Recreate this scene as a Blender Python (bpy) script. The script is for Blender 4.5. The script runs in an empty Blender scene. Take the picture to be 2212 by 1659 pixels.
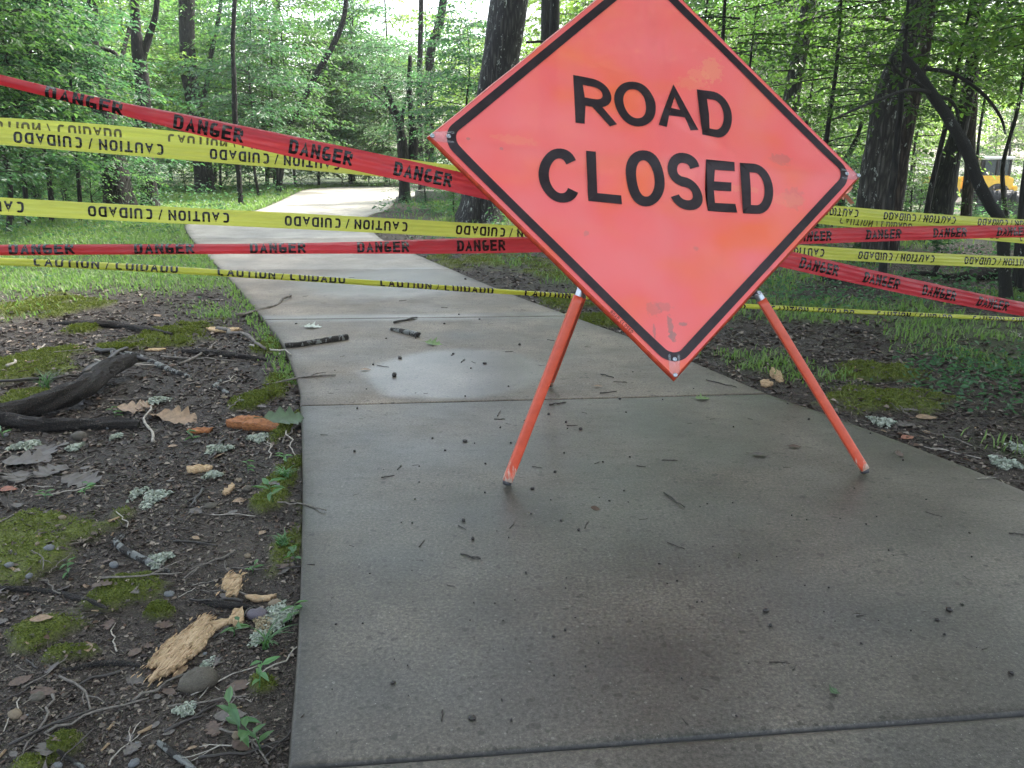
import bpy, math, random
import numpy as np
from mathutils import Vector, Matrix
from mathutils.geometry import delaunay_2d_cdt
R = math.radians
rnd = random.Random(7)
NR = np.random.default_rng(11)
SC = bpy.context.scene
COL = SC.collection

# ------------------------------------------------------------------ camera, sky, sun, exposure
CAM_H, PITCH, FPX, CX, CY = 1.18, R(16.0), 1730.0, 1106.0, 829.5      # measured on a 2212 x 1659 copy of the view
cd = bpy.data.cameras.new('camera'); cam = bpy.data.objects.new('camera', cd); COL.objects.link(cam)
cam.location = (0, 0, CAM_H); cam.rotation_euler = (R(90) - PITCH, 0, 0)
cd.sensor_width = 36; cd.lens = FPX / 2212 * 36; cd.clip_end = 2000; cd.clip_start = 0.05
SC.camera = cam
SUN_AZ, SUN_EL = R(48), R(60)            # azimuth clockwise from +Y
W = bpy.data.worlds.new('World'); SC.world = W; W.use_nodes = True
nt = W.node_tree; sky = nt.nodes.new('ShaderNodeTexSky'); sky.sky_type = 'NISHITA'; sky.sun_disc = False
sky.sun_elevation = SUN_EL; sky.sun_rotation = SUN_AZ; sky.air_density = 1.2; sky.dust_density = 3.0; sky.ozone_density = 1.0
hs = nt.nodes.new('ShaderNodeHueSaturation'); hs.inputs['Saturation'].default_value = .62; nt.links.new(sky.outputs[0], hs.inputs['Color']); nt.links.new(hs.outputs[0], nt.nodes['Background'].inputs[0]); nt.nodes['Background'].inputs[1].default_value = 0.15
sl = bpy.data.lights.new('sun', 'SUN'); sl.energy = 3.2; sl.angle = R(8); sl.color = (1, .95, .86)
so = bpy.data.objects.new('sun', sl); COL.objects.link(so)
SUNV = Vector((math.sin(SUN_AZ) * math.cos(SUN_EL), math.cos(SUN_AZ) * math.cos(SUN_EL), math.sin(SUN_EL)))
so.rotation_euler = SUNV.to_track_quat('Z', 'Y').to_euler()
SC.view_settings.view_transform = 'Standard'; SC.view_settings.look = 'None'; SC.view_settings.gamma = 1
SC.view_settings.exposure = 2.3
SC.cycles.max_bounces = 8; SC.cycles.diffuse_bounces = 4; SC.cycles.transparent_max_bounces = 16; SC.cycles.transmission_bounces = 4
SC.cycles.sample_clamp_indirect = 6

# ------------------------------------------------------------------ geometry helpers
cp, sp = math.cos(PITCH), math.sin(PITCH)
def ray(x, y): 
    a, b = (x - CX) / FPX, (y - CY) / FPX
    return np.array([a, cp - b * sp, -sp - b * cp])
def g(x, y, z=0.0):
    r = ray(x, y); t = (z - CAM_H) / r[2]
    return np.array([r[0] * t, r[1] * t, z])
def at(x, y, Y):
    r = ray(x, y); t = Y / r[1]
    return np.array([r[0] * t, Y, CAM_H + r[2] * t])
def atd(x, y, d):                      # depth along the optical axis
    r = ray(x, y) * d
    return np.array([r[0], r[1], CAM_H + r[2]])
def px_per_m(Y): return FPX / Y

def mesh_np(name, V, polys, mat=None, parent=None, smooth=False, link=True):
    """V (n,3); polys: list of int arrays (k, m), m corners each"""
    V = np.asarray(V, float); me = bpy.data.meshes.new(name)
    me.vertices.add(len(V)); me.vertices.foreach_set('co', V.ravel())
    polys = [np.asarray(p, int) for p in polys if len(p)]
    nl = sum(p.size for p in polys); npoly = sum(len(p) for p in polys)
    me.loops.add(nl); me.polygons.add(npoly)
    me.loops.foreach_set('vertex_index', np.concatenate([p.ravel() for p in polys]))
    tot = np.concatenate([np.full(len(p), p.shape[1]) for p in polys])
    me.polygons.foreach_set('loop_start', np.concatenate([[0], np.cumsum(tot)[:-1]]))
    me.polygons.foreach_set('loop_total', tot)
    if smooth: me.polygons.foreach_set('use_smooth', np.ones(npoly, bool))
    me.update(calc_edges=True); me.validate()
    if mat: me.materials.append(mat)
    if not link: return me
    return link_mesh(name, me, parent)
def link_mesh(name, me, parent=None):
    o = bpy.data.objects.new(name, me); COL.objects.link(o)
    if parent: o.parent = parent
    return o
def attr(me, name, vals):
    a = me.attributes.new(name, 'FLOAT', 'POINT'); a.data.foreach_set('value', np.asarray(vals, np.float32))
def set_uv(me, uv_per_vert):
    uvl = me.uv_layers.new(name='UVMap'); li = np.empty(len(me.loops), int); me.loops.foreach_get('vertex_index', li)
    uvl.data.foreach_set('uv', np.asarray(uv_per_vert, np.float32)[li].ravel())
def tag(o, label=None, cat=None, group=None, kind=None):
    if label: o['label'] = label
    if cat: o['category'] = cat
    if group: o['group'] = group
    if kind: o['kind'] = kind
    return o
def empty(name, loc, rz=0):
    o = bpy.data.objects.new(name, None); COL.objects.link(o); o.location = loc; o.rotation_euler = (0, 0, rz)
    o.empty_display_size = .1; return o
def copy_tree(o, parent=None):
    c = o.copy(); COL.objects.link(c)
    if parent: c.parent = parent
    for ch in list(o.children): copy_tree(ch, c)
    return c
def norm(v): v = np.asarray(v, float); return v / (np.linalg.norm(v, axis=-1, keepdims=True) + 1e-12)

def hash2(ix, iy, seed):
    h = (ix.astype(np.int64) * 374761393 + iy.astype(np.int64) * 668265263 + seed * 974711) & 0x7fffffff
    h = ((h ^ (h >> 13)) * 1274126177) & 0x7fffffff
    return ((h ^ (h >> 16)) & 0xffff) / 65535.0
def vnoise(x, y, seed=0):
    x = np.asarray(x, float); y = np.asarray(y, float)
    ix, iy = np.floor(x), np.floor(y); fx, fy = x - ix, y - iy
    fx = fx * fx * (3 - 2 * fx); fy = fy * fy * (3 - 2 * fy)
    a = hash2(ix, iy, seed); b = hash2(ix + 1, iy, seed); c = hash2(ix, iy + 1, seed); d = hash2(ix + 1, iy + 1, seed)
    return (a * (1 - fx) + b * fx) * (1 - fy) + (c * (1 - fx) + d * fx) * fy
def fbm(x, y, seed=0, oct=4):
    s = 0; a = .5
    for i in range(oct): s = s + a * vnoise(x * 2 ** i, y * 2 ** i, seed + i * 17); a *= .5
    return s
def sstep(a, b, x): t = np.clip((x - a) / (b - a), 0, 1); return t * t * (3 - 2 * t)

def tube(pts, rad, n=8, cap=True, V0=0, jit=0, rng=None):
    """swept tube: returns V, quads, tris"""
    pts = np.asarray(pts, float); k = len(pts); rad = np.broadcast_to(np.asarray(rad, float), (k,))
    T = np.gradient(pts, axis=0); T = norm(T)
    ref = np.array([0, 0, 1.0]) if abs(T[0][2]) < .9 else np.array([1.0, 0, 0])
    A = norm(np.cross(T, ref)); 
    for i in range(1, k):
        a = A[i - 1] - T[i] * (A[i - 1] @ T[i]); A[i] = norm(a)
    B = np.cross(T, A); th = np.linspace(0, 2 * math.pi, n, endpoint=False)
    rr = rad[:, None] * np.ones((1, n))
    if jit: rr = rr * (1 + jit * (rng.random((k, n)) - .5))
    V = pts[:, None, :] + rr[..., None] * (np.cos(th)[None, :, None] * A[:, None, :] + np.sin(th)[None, :, None] * B[:, None, :])
    V = V.reshape(-1, 3)
    i, j = np.meshgrid(np.arange(k - 1), np.arange(n), indexing='ij')
    q = np.stack([i * n + j, i * n + (j + 1) % n, (i + 1) * n + (j + 1) % n, (i + 1) * n + j], -1).reshape(-1, 4) + V0
    t = np.zeros((0, 3), int)
    if cap:
        V = np.vstack([V, pts[0], pts[-1]]); c0, c1 = k * n, k * n + 1; jj = np.arange(n)
        t = np.vstack([np.stack([np.full(n, c0), (jj + 1) % n, jj], -1), np.stack([np.full(n, c1), (k - 1) * n + jj, (k - 1) * n + (jj + 1) % n], -1)]) + V0
    return V, q, t
class MB:
    def __init__(s): s.V = []; s.q = []; s.t = []; s.n = 0
    def add(s, V, q=None, t=None):
        s.V.append(np.asarray(V, float))
        if q is not None and len(q): s.q.append(np.asarray(q, int) + s.n)
        if t is not None and len(t): s.t.append(np.asarray(t, int) + s.n)
        s.n += len(V)
    def tube(s, pts, rad, n=8, **k): s.add(*tube(pts, rad, n, **k))
    def box(s, c, sz, rot=None):
        c = np.asarray(c, float); h = np.asarray(sz, float) / 2
        V = np.array([[x, y, z] for x in (-1, 1) for y in (-1, 1) for z in (-1, 1)], float) * h
        if rot is not None: V = V @ np.asarray(rot).T
        s.add(V + c, [[0, 1, 3, 2], [4, 6, 7, 5], [0, 4, 5, 1], [2, 3, 7, 6], [0, 2, 6, 4], [1, 5, 7, 3]])
    def mesh(s, name, mat, smooth=False):
        return mesh_np(name, np.vstack(s.V), [np.vstack(s.q) if s.q else np.zeros((0, 4), int), np.vstack(s.t) if s.t else np.zeros((0, 3), int)], mat, smooth=smooth, link=False)
    def build(s, name, mat, parent=None, smooth=False): return link_mesh(name, s.mesh(name, mat, smooth), parent)

# ------------------------------------------------------------------ material helpers
class NT:
    def __init__(s, name):
        s.m = bpy.data.materials.new(name); s.m.use_nodes = True; s.t = s.m.node_tree; s.N = s.t.nodes
        s.b = s.N['Principled BSDF']; s.out = s.N['Material Output']
    def n(s, typ, ins=None, **props):
        nd = s.N.new(typ)
        for k, v in props.items(): setattr(nd, k, v)
        for k, v in (ins or {}).items():
            if isinstance(v, bpy.types.NodeSocket): s.t.links.new(v, nd.inputs[k])
            else: nd.inputs[k].default_value = v
        return nd
    def L(s, a, b): s.t.links.new(a, b)
    def set(s, k, v):
        if isinstance(v, bpy.types.NodeSocket): s.L(v, s.b.inputs[k])
        else: s.b.inputs[k].default_value = v
    def pos(s, scale=(1, 1, 1), obj=True):
        c = s.n('ShaderNodeTexCoord').outputs['Object'] if obj else s.n('ShaderNodeNewGeometry').outputs['Position']
        return s.n('ShaderNodeMapping', {'Vector': c, 'Scale': scale}).outputs[0]
    def noise(s, vec, scale, detail=3, rough=.55): return s.n('ShaderNodeTexNoise', {'Vector': vec, 'Scale': scale, 'Detail': detail, 'Roughness': rough}).outputs[0]
    def ramp(s, fac, stops):
        nd = s.n('ShaderNodeValToRGB', {'Fac': fac}); e = nd.color_ramp.elements
        while len(e) < len(stops): e.new(.5)
        for i, (p, c) in enumerate(stops): e[i].position = p; e[i].color = (*c, 1) if len(c) == 3 else c
        return nd.outputs[0]
    def mix(s, fac, a, b, mode='MIX'):
        nd = s.n('ShaderNodeMix', data_type='RGBA', blend_type=mode)
        for k, v in ((0, fac), (6, a), (7, b)):
            if isinstance(v, bpy.types.NodeSocket): s.L(v, nd.inputs[k])
            else: nd.inputs[k].default_value = v if k == 0 else ((*v, 1) if len(v) == 3 else v)
        return nd.outputs[2]
    def math(s, op, a, b=0.0, clamp=False):
        nd = s.n('ShaderNodeMath', operation=op); nd.use_clamp = clamp
        for k, v in ((0, a), (1, b)):
            if isinstance(v, bpy.types.NodeSocket): s.L(v, nd.inputs[k])
            else: nd.inputs[k].default_value = v
        return nd.outputs[0]
    def bump(s, h, strength=.5, dist=.01, normal=None):
        i = {'Height': h, 'Strength': strength, 'Distance': dist}
        if normal: i['Normal'] = normal
        s.set('Normal', s.n('ShaderNodeBump', i).outputs[0])
    def attr(s, name): return s.n('ShaderNodeAttribute', attribute_name=name).outputs['Fac']

def simple(name, col, rough=.6, var=.25, scale=20, metal=0, bump=0.0, spec=.5):
    t = NT(name); v = t.noise(t.pos(), scale)
    c = np.array(col); t.set('Base Color', t.ramp(v, [(.3, tuple(c * (1 - var))), (.7, tuple(np.minimum(c * (1 + var), 1)))]))
    t.set('Roughness', rough); t.set('Metallic', metal); t.set('Specular IOR Level', spec)
    if bump: t.bump(v, bump, .01)
    return t.m

def leaf_mat(name, cols, trans, tw=.45, rough=.42):
    t = NT(name); geo = t.n('ShaderNodeNewGeometry'); oi = t.n('ShaderNodeObjectInfo')
    r = geo.outputs['Random Per Island']
    c = t.ramp(r, [(i / (len(cols) - 1), k) for i, k in enumerate(cols)])
    br = t.math('MULTIPLY_ADD', oi.outputs['Random'], .5); br.node.inputs[2].default_value = .75
    hv = t.n('ShaderNodeHueSaturation', {'Color': c, 'Value': br, 'Saturation': .95}).outputs[0]
    t.set('Base Color', hv); t.set('Roughness', rough); t.set('Specular IOR Level', .4)
    tc = t.n('ShaderNodeHueSaturation', {'Color': t.ramp(r, [(0, trans), (1, tuple(np.array(trans) * np.array([.7, .75, .6])))]), 'Value': br}).outputs[0]
    tr = t.n('ShaderNodeBsdfTranslucent', {'Color': tc})
    mx = t.n('ShaderNodeMixShader', {0: tw, 1: t.b.outputs[0], 2: tr.outputs[0]})
    t.L(mx.outputs[0], t.out.inputs[0]); return t.m

def bark_mat(name, dark, light, lichen=0.0, scale=1.0, lcol=(.34, .36, .32), iso=False):
    t = NT(name); p = t.pos((1, 1, 1) if iso else (1, 1, .16))
    if iso: p = t.n('ShaderNodeVectorMath', {0: p, 1: t.n('ShaderNodeTexNoise', {'Vector': p, 'Scale': 9.0 / scale}).outputs['Color']}, operation='ADD').outputs[0]
    v = t.n('ShaderNodeTexVoronoi', {'Vector': p, 'Scale': 26 / scale}, feature='DISTANCE_TO_EDGE').outputs['Distance']
    n2 = t.noise(p, 30 / scale, 5, .65); h = t.math('ADD', t.math('MULTIPLY', v, 1.6), t.math('MULTIPLY', n2, .7))
    c = t.ramp(h, [(.25, tuple(np.array(dark) * .45)), (.55, dark), (.95, light)])
    if lichen:
        l = t.noise(t.pos((1, 1, .45)), 16, 5, .75); c = t.mix(t.ramp(l, [(.68 - lichen, (0, 0, 0)), (.72 - lichen, (1, 1, 1))]), c, lcol)
    t.set('Base Color', c); t.set('Roughness', .85); t.bump(h, 1.0, .02 * scale); return t.m

M = {}
M['leaf_mid'] = leaf_mat('leaf_mid', [(.026, .07, .026), (.055, .125, .04), (.08, .16, .05)], (.16, .34, .08), .5)
M['leaf_cool'] = leaf_mat('leaf_cool', [(.024, .066, .036), (.045, .11, .054), (.075, .155, .076)], (.11, .27, .10), .45)
M['leaf_light'] = leaf_mat('leaf_light', [(.06, .12, .025), (.09, .17, .035), (.12, .2, .045)], (.24, .40, .07), .5)
M['leaf_fine'] = leaf_mat('leaf_fine', [(.05, .105, .05), (.085, .16, .08), (.12, .20, .10)], (.17, .32, .13), .45)
M['leaf_dark'] = leaf_mat('leaf_dark', [(.024, .055, .02), (.045, .09, .028), (.065, .12, .034)], (.14, .28, .05), .48)
M['bark_dark'] = bark_mat('bark_dark', (.012, .0105, .009), (.033, .029, .024), .04)
M['bark_oak'] = bark_mat('bark_oak', (.020, .018, .017), (.058, .053, .048), .085, 1.2)
M['bark_grey'] = bark_mat('bark_grey', (.030, .027, .023), (.085, .078, .068), .075, 1.0)
M['bark_smooth'] = bark_mat('bark_smooth', (.026, .024, .021), (.06, .056, .05), .07, .5, iso=True)
M['bark_red'] = bark_mat('bark_red', (.034, .025, .019), (.09, .068, .053), .05, 1.0)

# ------------------------------------------------------------------ path outline (measured edges laid on the ground plane)
PAIRS = [((585, 2500), (2900, 2150)), ((602, 1900), (2700, 1640)), ((620, 1659), (2540, 1290)), ((642, 1380), (2330, 1120)), ((650, 1200), (2212, 1058)), ((653, 1050), (1974, 963)),
         ((651, 930), (1770, 888)), ((648, 876), (1660, 850)), ((645, 830), (1498, 781)), ((612, 745), (1354, 725)), ((570, 690), (1235, 682)),
         ((525, 635), (1090, 629)), ((478, 583), (977, 582)), ((440, 545), (893, 546)), ((408, 508), (822, 514)), ((402, 486), (797, 486)), ((440, 478), (793, 470)), ((512, 464), (808, 461)),
         ((557, 453), (832, 455)), ((600, 436), (846, 443)), ((633, 420), (862, 428)), ((667, 408.5), (905, 421)), ((737, 403.5), (990, 418)), ((800, 402.3), (1060, 414))]
PL = np.array([g(*a)[:2] for a, b in PAIRS]); PR = np.array([g(*b)[:2] for a, b in PAIRS])
def smooth_rows(P, sub):
    out = []
    n = len(P)
    for i in range(n - 1):
        p0, p1, p2, p3 = P[max(i - 1, 0)], P[i], P[i + 1], P[min(i + 2, n - 1)]
        for k in range(sub):
            t = k / sub; m1 = (p2 - p0) / 2; m2 = (p3 - p1) / 2
            out.append((2 * t ** 3 - 3 * t ** 2 + 1) * p1 + (t ** 3 - 2 * t ** 2 + t) * m1 + (-2 * t ** 3 + 3 * t ** 2) * p2 + (t ** 3 - t ** 2) * m2)
    out.append(P[-1]); return np.array(out)
SUB = 8
LE, RE = smooth_rows(PL, SUB), smooth_rows(PR, SUB)
POLY = np.vstack([LE, RE[::-1]])
_A = POLY; _B = np.roll(POLY, -1, 0); _E = _B - _A; _L2 = (_E ** 2).sum(1) + 1e-12
def path_sd(x, y):
    """signed distance to the path outline, negative inside"""
    x = np.asarray(x, float).ravel(); y = np.asarray(y, float).ravel(); out = np.empty(x.shape); step = 4000
    for k in range(0, len(x), step):
        X_, Y_ = x[k:k + step, None], y[k:k + step, None]; px, py = X_ - _A[:, 0], Y_ - _A[:, 1]
        t = np.clip((px * _E[:, 0] + py * _E[:, 1]) / _L2, 0, 1); d = np.sqrt(((px - t * _E[:, 0]) ** 2 + (py - t * _E[:, 1]) ** 2).min(1))
        with np.errstate(divide='ignore', invalid='ignore'):
            c = ((_A[:, 1] > Y_) != (_B[:, 1] > Y_)) & (X_ < _E[:, 0] * py / (_E[:, 1] + 1e-15) + _A[:, 0])
        out[k:k + step] = np.where(c.sum(1) % 2 == 1, -d, d)
    return out

# moss patches: (px, py, half-width px, half-height px)
MOSS = [(62, 785, 85, 32), (20, 862, 75, 34), (350, 722, 75, 20), (150, 663, 70, 16), (55, 660, 70, 20), (70, 1155, 110, 62), (265, 1255, 55, 26), (95, 1335, 70, 34), (612, 1165, 40, 75),
        (585, 735, 30, 26), (612, 815, 28, 30), (622, 905, 22, 40), (540, 852, 38, 14), (155, 1375, 75, 20), (60, 1625, 80, 40), (560, 1450, 45, 22), (340, 1298, 25, 10), (130, 1575, 45, 35),
        (175, 708, 35, 12), (250, 745, 30, 8), (420, 700, 60, 14), (1290, 585, 120, 30), (1230, 650, 50, 14), (1340, 690, 70, 12), (1900, 800, 90, 25), (1950, 860, 120, 22), (1040, 560, 90, 14), (620, 1010, 25, 60)]
MW = []
for (a, b, w, h) in MOSS:
    c = g(a, b); ex = abs(g(a + w, b)[0] - c[0]); ey = abs(g(a, b - h)[1] - g(a, b + h)[1]) / 2; MW.append((c[0], c[1], ex, ey))
def moss_f(x, y):
    m = np.zeros(np.shape(x)); w = (fbm(np.asarray(x) * 6, np.asarray(y) * 6, 5, 4) - .47) * 2.4
    for (a, b, ex, ey) in MW:
        r = np.sqrt(((x - a) / ex) ** 2 + ((y - b) / ey) ** 2); m = np.maximum(m, sstep(1.3, .45, r + w * 1.15))
    return m
def left_of(x, y): return np.asarray(x) < np.interp(np.asarray(y), LE[:, 1][::1], LE[:, 0]) + .5
def grass_f(x, y, sd=None):
    x = np.asarray(x, float); y = np.asarray(y, float)
    if sd is None: sd = path_sd(x, y).reshape(x.shape)
    lf = left_of(x, y); n = fbm(x * 1.3, y * 1.3, 31, 4) - .47; n2 = fbm(x * .5, y * .5, 41, 3) - .45
    gl = sstep(6.0, 8.2, y + n * 4) * np.where(y > 25, .8, 1)
    gr = np.clip(sstep(.3, .9, sd + n * 1.4) * (.30 + n * 3.6 + n2 * 1.8), 0, 1) * np.where((x > 2.3) & (y < 3.6), .25, 1)
    return np.where(lf, gl, gr) * sstep(-.02, .06, sd)
def gz(x, y, sd=None):
    x = np.asarray(x, float); y = np.asarray(y, float); sh = x.shape
    if sd is None: sd = path_sd(x, y).reshape(sh)
    z = (fbm(x * 1.1, y * 1.1, 3, 3) - .45) * .07 + (fbm(x * 6, y * 6, 9, 3) - .45) * .022
    near = sstep(9, 4, y)
    z = z * sstep(0, .5, sd) + (fbm(x * 9, y * 9, 19, 2) - .45) * .012
    z = z - .030 * near * np.where(left_of(x, y), 1, .5) - .008
    z = z + moss_f(x, y) * .028 * sstep(0, .12, sd)
    r = np.hypot(x, y); z = z + (fbm(x * .12, y * .12, 77, 3) - .45) * .5 * sstep(14, 40, r) * sstep(0, 4, sd) - 1.05 * sstep(14, 30, y) * sstep(5, 12, x)
    return np.where(sd < 0, np.minimum(-.05 - .09 * sstep(0, -.05, sd), -.05), np.minimum(z, .02 + sd * .5))
def gz1(x, y): return float(gz(np.array([x]), np.array([y]))[0])
def gzs(x, y, s): return float(gz(np.array([x]), np.array([y]), np.array([s]))[0])
def gp(px, py):                        # a point of the soil under a picture position
    p = g(px, py)
    for _ in range(2):
        s = path_sd(p[0], p[1])[0]; p = g(px, py, gzs(p[0], p[1], s) if s > 0 else 0.0)
    return p

# ------------------------------------------------------------------ air
def haze(dens):
    mb = MB(); mb.box((0, 30, 16.5), (300, 300, 41)); o = mb.build('haze', None); m = bpy.data.materials.new('haze'); m.use_nodes = True; t = m.node_tree; t.nodes.remove(t.nodes['Principled BSDF'])
    v = t.nodes.new('ShaderNodeVolumePrincipled'); v.inputs['Color'].default_value = (.93, .96, .95, 1); v.inputs['Density'].default_value = dens; v.inputs['Anisotropy'].default_value = .3; t.links.new(v.outputs[0], t.nodes['Material Output'].inputs['Volume']); o.data.materials.append(m); tag(o, kind='stuff')
HAZE = .0007
if HAZE: haze(HAZE)
# ------------------------------------------------------------------ ground
def build_ground():
    ang = np.concatenate([np.linspace(-180, -48, 40, endpoint=False), np.linspace(-48, 48, 560, endpoint=False), np.linspace(48, 180, 40, endpoint=False)])
    rr = np.concatenate([[.02, .3, .6], np.geomspace(.9, 14, 520), np.geomspace(14.3, 400, 90)])
    A, D = np.meshgrid(np.radians(ang), rr, indexing='ij'); x = np.sin(A) * D; y = np.cos(A) * D
    sd = path_sd(x, y).reshape(x.shape); z = gz(x, y, sd); na, nr = x.shape
    V = np.stack([x, y, z], -1).reshape(-1, 3)
    i, j = np.meshgrid(np.arange(na), np.arange(nr - 1), indexing='ij')
    q = np.stack([i * nr + j, i * nr + j + 1, ((i + 1) % na) * nr + j + 1, ((i + 1) % na) * nr + j], -1).reshape(-1, 4)[:, ::-1]
    o = mesh_np('ground', V, [q], M['soil'], smooth=True)
    attr(o.data, 'moss', moss_f(x, y).ravel()); attr(o.data, 'grass', grass_f(x, y, sd).ravel())
    tag(o, kind='structure')
t = NT('soil'); p = t.pos(obj=False)
big = t.noise(p, 1.6, 5, .6); fine = t.noise(p, 90, 4, .7)
vor = t.n('ShaderNodeTexVoronoi', {'Vector': t.n('ShaderNodeVectorMath', {0: p, 1: t.n('ShaderNodeTexNoise', {'Vector': p, 'Scale': 14.0}).outputs['Color']}, operation='ADD').outputs[0], 'Scale': 55.0})
sep = t.n('ShaderNodeSeparateColor', {'Color': vor.outputs['Color']}).outputs[0]
c = t.ramp(fine, [(.3, (.007, .005, .0036)), (.6, (.024, .0175, .0125)), (.8, (.058, .044, .033))])
c = t.mix(t.ramp(sep, [(.55, (0, 0, 0)), (.62, (1, 1, 1))]), c, t.ramp(t.noise(p, 60, 2), [(.3, (.035, .026, .02)), (.7, (.12, .097, .077))]))
c = t.mix(t.ramp(big, [(.52, (0, 0, 0)), (.66, (.75, .75, .75))]), c, t.mix(fine, (.035, .027, .020), (.12, .096, .075)))
mossc = t.ramp(t.noise(p, 140, 4, .7), [(.3, (.045, .058, .008)), (.55, (.12, .145, .018)), (.8, (.20, .23, .035))])
c = t.mix(t.attr('moss'), c, mossc)
gm = t.ramp(t.noise(p, 35, 4, .7), [(.3, (.04, .055, .018)), (.6, (.085, .13, .036)), (.8, (.14, .17, .06))])
c = t.mix(t.math('MULTIPLY', t.attr('grass'), .85), c, gm)
t.set('Base Color', c); t.set('Roughness', .72); t.set('Specular IOR Level', .35)
hh = t.math('ADD', t.math('MULTIPLY', fine, 1.0), t.math('MULTIPLY', sep, .6)); t.bump(hh, .9, .012)
M['soil'] = t.m
build_ground()

# ------------------------------------------------------------------ concrete path with grooved joints
JOINTS = [g(1418, 1598)[:2], g(1154, 863)[:2], g(900, 686)[:2], g(728, 583)[:2], g(620, 515)[:2], g(730, 450)[:2], g(790, 422)[:2]]
JV = [((625, 1657), (2212, 1540)), ((648, 876), (1660, 850)), ((570, 690), (1235, 682)), ((478, 583), (977, 582)), ((408, 515), (822, 514)), ((570, 449), (838, 451)), ((640, 418.5), (880, 425))]
def build_path():
    n = len(LE); s = np.arange(n) / SUB
    rows = list(np.linspace(0, s[-1], 420)); gro = []
    def at_s(P, k): return np.stack([np.interp(k, s, P[:, 0]), np.interp(k, s, P[:, 1])], -1)
    js = []
    for a, b in JV:                  # joint -> parameter on either edge
        pa, pb = g(*a)[:2], g(*b)[:2]; kk = np.linspace(0, s[-1], 6000)
        ka = kk[np.argmin(((at_s(LE, kk) - pa) ** 2).sum(1))]; d = pb - pa
        e = at_s(RE, kk); cr = np.abs(d[0] * (e[:, 1] - pa[1]) - d[1] * (e[:, 0] - pa[0])) / np.linalg.norm(d); kb = kk[np.argmin(cr + .02 * np.linalg.norm(e - pb, axis=1))]
        js.append((ka, kb))
    # per-slab: rows run from joint to joint so every joint is straight
    js = [(0., 0.)] + js + [(s[-1], s[-1])]
    allrows = []
    for i in range(len(js) - 1):
        (a0, b0), (a1, b1) = js[i], js[i + 1]; m = 70 if i < 4 else 40
        mid = np.linalg.norm(at_s(LE, np.array([a0]))[0] - at_s(LE, np.array([a1]))[0]) + .01
        gw = .011 / mid; tt = list(np.linspace(0, 1, m))
        if i > 0: tt = [0, gw * .45, gw * .55, gw, gw * 2.2] + [x for x in tt if x > gw * 3]
        if i < len(js) - 2: tt = [x for x in tt if x < 1 - gw * 3] + [1 - gw * 2.2, 1 - gw, 1 - gw * .55, 1 - gw * .45]
        for x in tt:
            dz = 0.0
            if i > 0: dz = min(dz, np.interp(x, [0, gw * .45, gw * .55, gw, gw * 2.2], [-.014, -.013, -.004, -.0015, 0]))
            if i < len(js) - 2: dz = min(dz, np.interp(x, [1 - gw * 2.2, 1 - gw, 1 - gw * .55, 1 - gw * .45, 1], [0, -.0015, -.004, -.013, -.014]))
            allrows.append((a0 + (a1 - a0) * x, b0 + (b1 - b0) * x, dz, i))
    ar = np.array(allrows); L_ = at_s(LE, ar[:, 0]); R_ = at_s(RE, ar[:, 1])
    u = np.concatenate([[0, 0, .0015, .005], np.linspace(.02, .98, 50), [.995, .9985, 1, 1]]); ez = np.concatenate([[-.16, -.012, -.004, -.0006], np.zeros(50), [-.0006, -.004, -.012, -.16]])
    V = np.zeros((len(ar), len(u), 3)); V[..., :2] = L_[:, None] * (1 - u)[None, :, None] + R_[:, None] * u[None, :, None]
    V[..., 2] = ar[:, 2][:, None] + ez[None]
    x, y = V[..., 0], V[..., 1]; V[..., 2] += (fbm(x * 2, y * 2, 8, 3) - .45) * .003
    nr, nc = V.shape[:2]; i, j = np.meshgrid(np.arange(nr - 1), np.arange(nc - 1), indexing='ij')
    q = np.stack([i * nc + j, i * nc + j + 1, (i + 1) * nc + j + 1, (i + 1) * nc + j], -1).reshape(-1, 4)
    o = mesh_np('path', V.reshape(-1, 3), [q], M['concrete'], smooth=True)
    nz = (fbm(x * 3.2, y * 3.2, 51, 4) - .47)
    def ell(px, py, w, h):
        c = g(px, py); ex = abs(g(px + w, py)[0] - c[0]); y0, y1 = g(px, py + h)[1], g(px, py - h)[1]; cy = (y0 + y1) / 2
        return np.sqrt(((x - c[0]) / ex) ** 2 + ((y - cy) / ((y1 - y0) / 2)) ** 2)
    wet = sstep(1.06, .86, ell(985, 808, 205, 54) + nz * .42) * .85; wet = np.maximum(wet, sstep(1.15, .6, ell(850, 611, 225, 36) + nz * .7) * .8)
    a, b = g(590, 688)[:2], g(1235, 681)[:2]; dd = np.abs((b[0] - a[0]) * (y - a[1]) - (b[1] - a[1]) * (x - a[0])) / np.linalg.norm(b - a)
    wet = np.maximum(wet, sstep(.19, .05, dd + nz * .16) * .8)
    k = ar[:, 3][:, None] * np.ones((1, nc)); low = np.where(k <= 1, sstep(4.6, 2.6, np.hypot(x + .3, y * .75)) * .75 + .1, 0)
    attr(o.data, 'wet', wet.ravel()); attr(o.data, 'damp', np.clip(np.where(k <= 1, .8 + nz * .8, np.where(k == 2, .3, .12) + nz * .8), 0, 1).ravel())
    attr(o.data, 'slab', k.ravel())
    ed = np.minimum(u, 1 - u)[None, :] * 2.4 * np.ones((nr, 1)); jd = np.abs(ar[:, 2])[:, None] * np.ones((1, nc))
    attr(o.data, 'grime', (np.clip(jd / .012, 0, 1) + sstep(.10, 0, ed + nz * .15) * .5).ravel())
    tag(o, kind='structure')
t = NT('concrete'); p = t.pos(obj=False)
wet, damp, gr = t.attr('wet'), t.attr('damp'), t.attr('grime')
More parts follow.
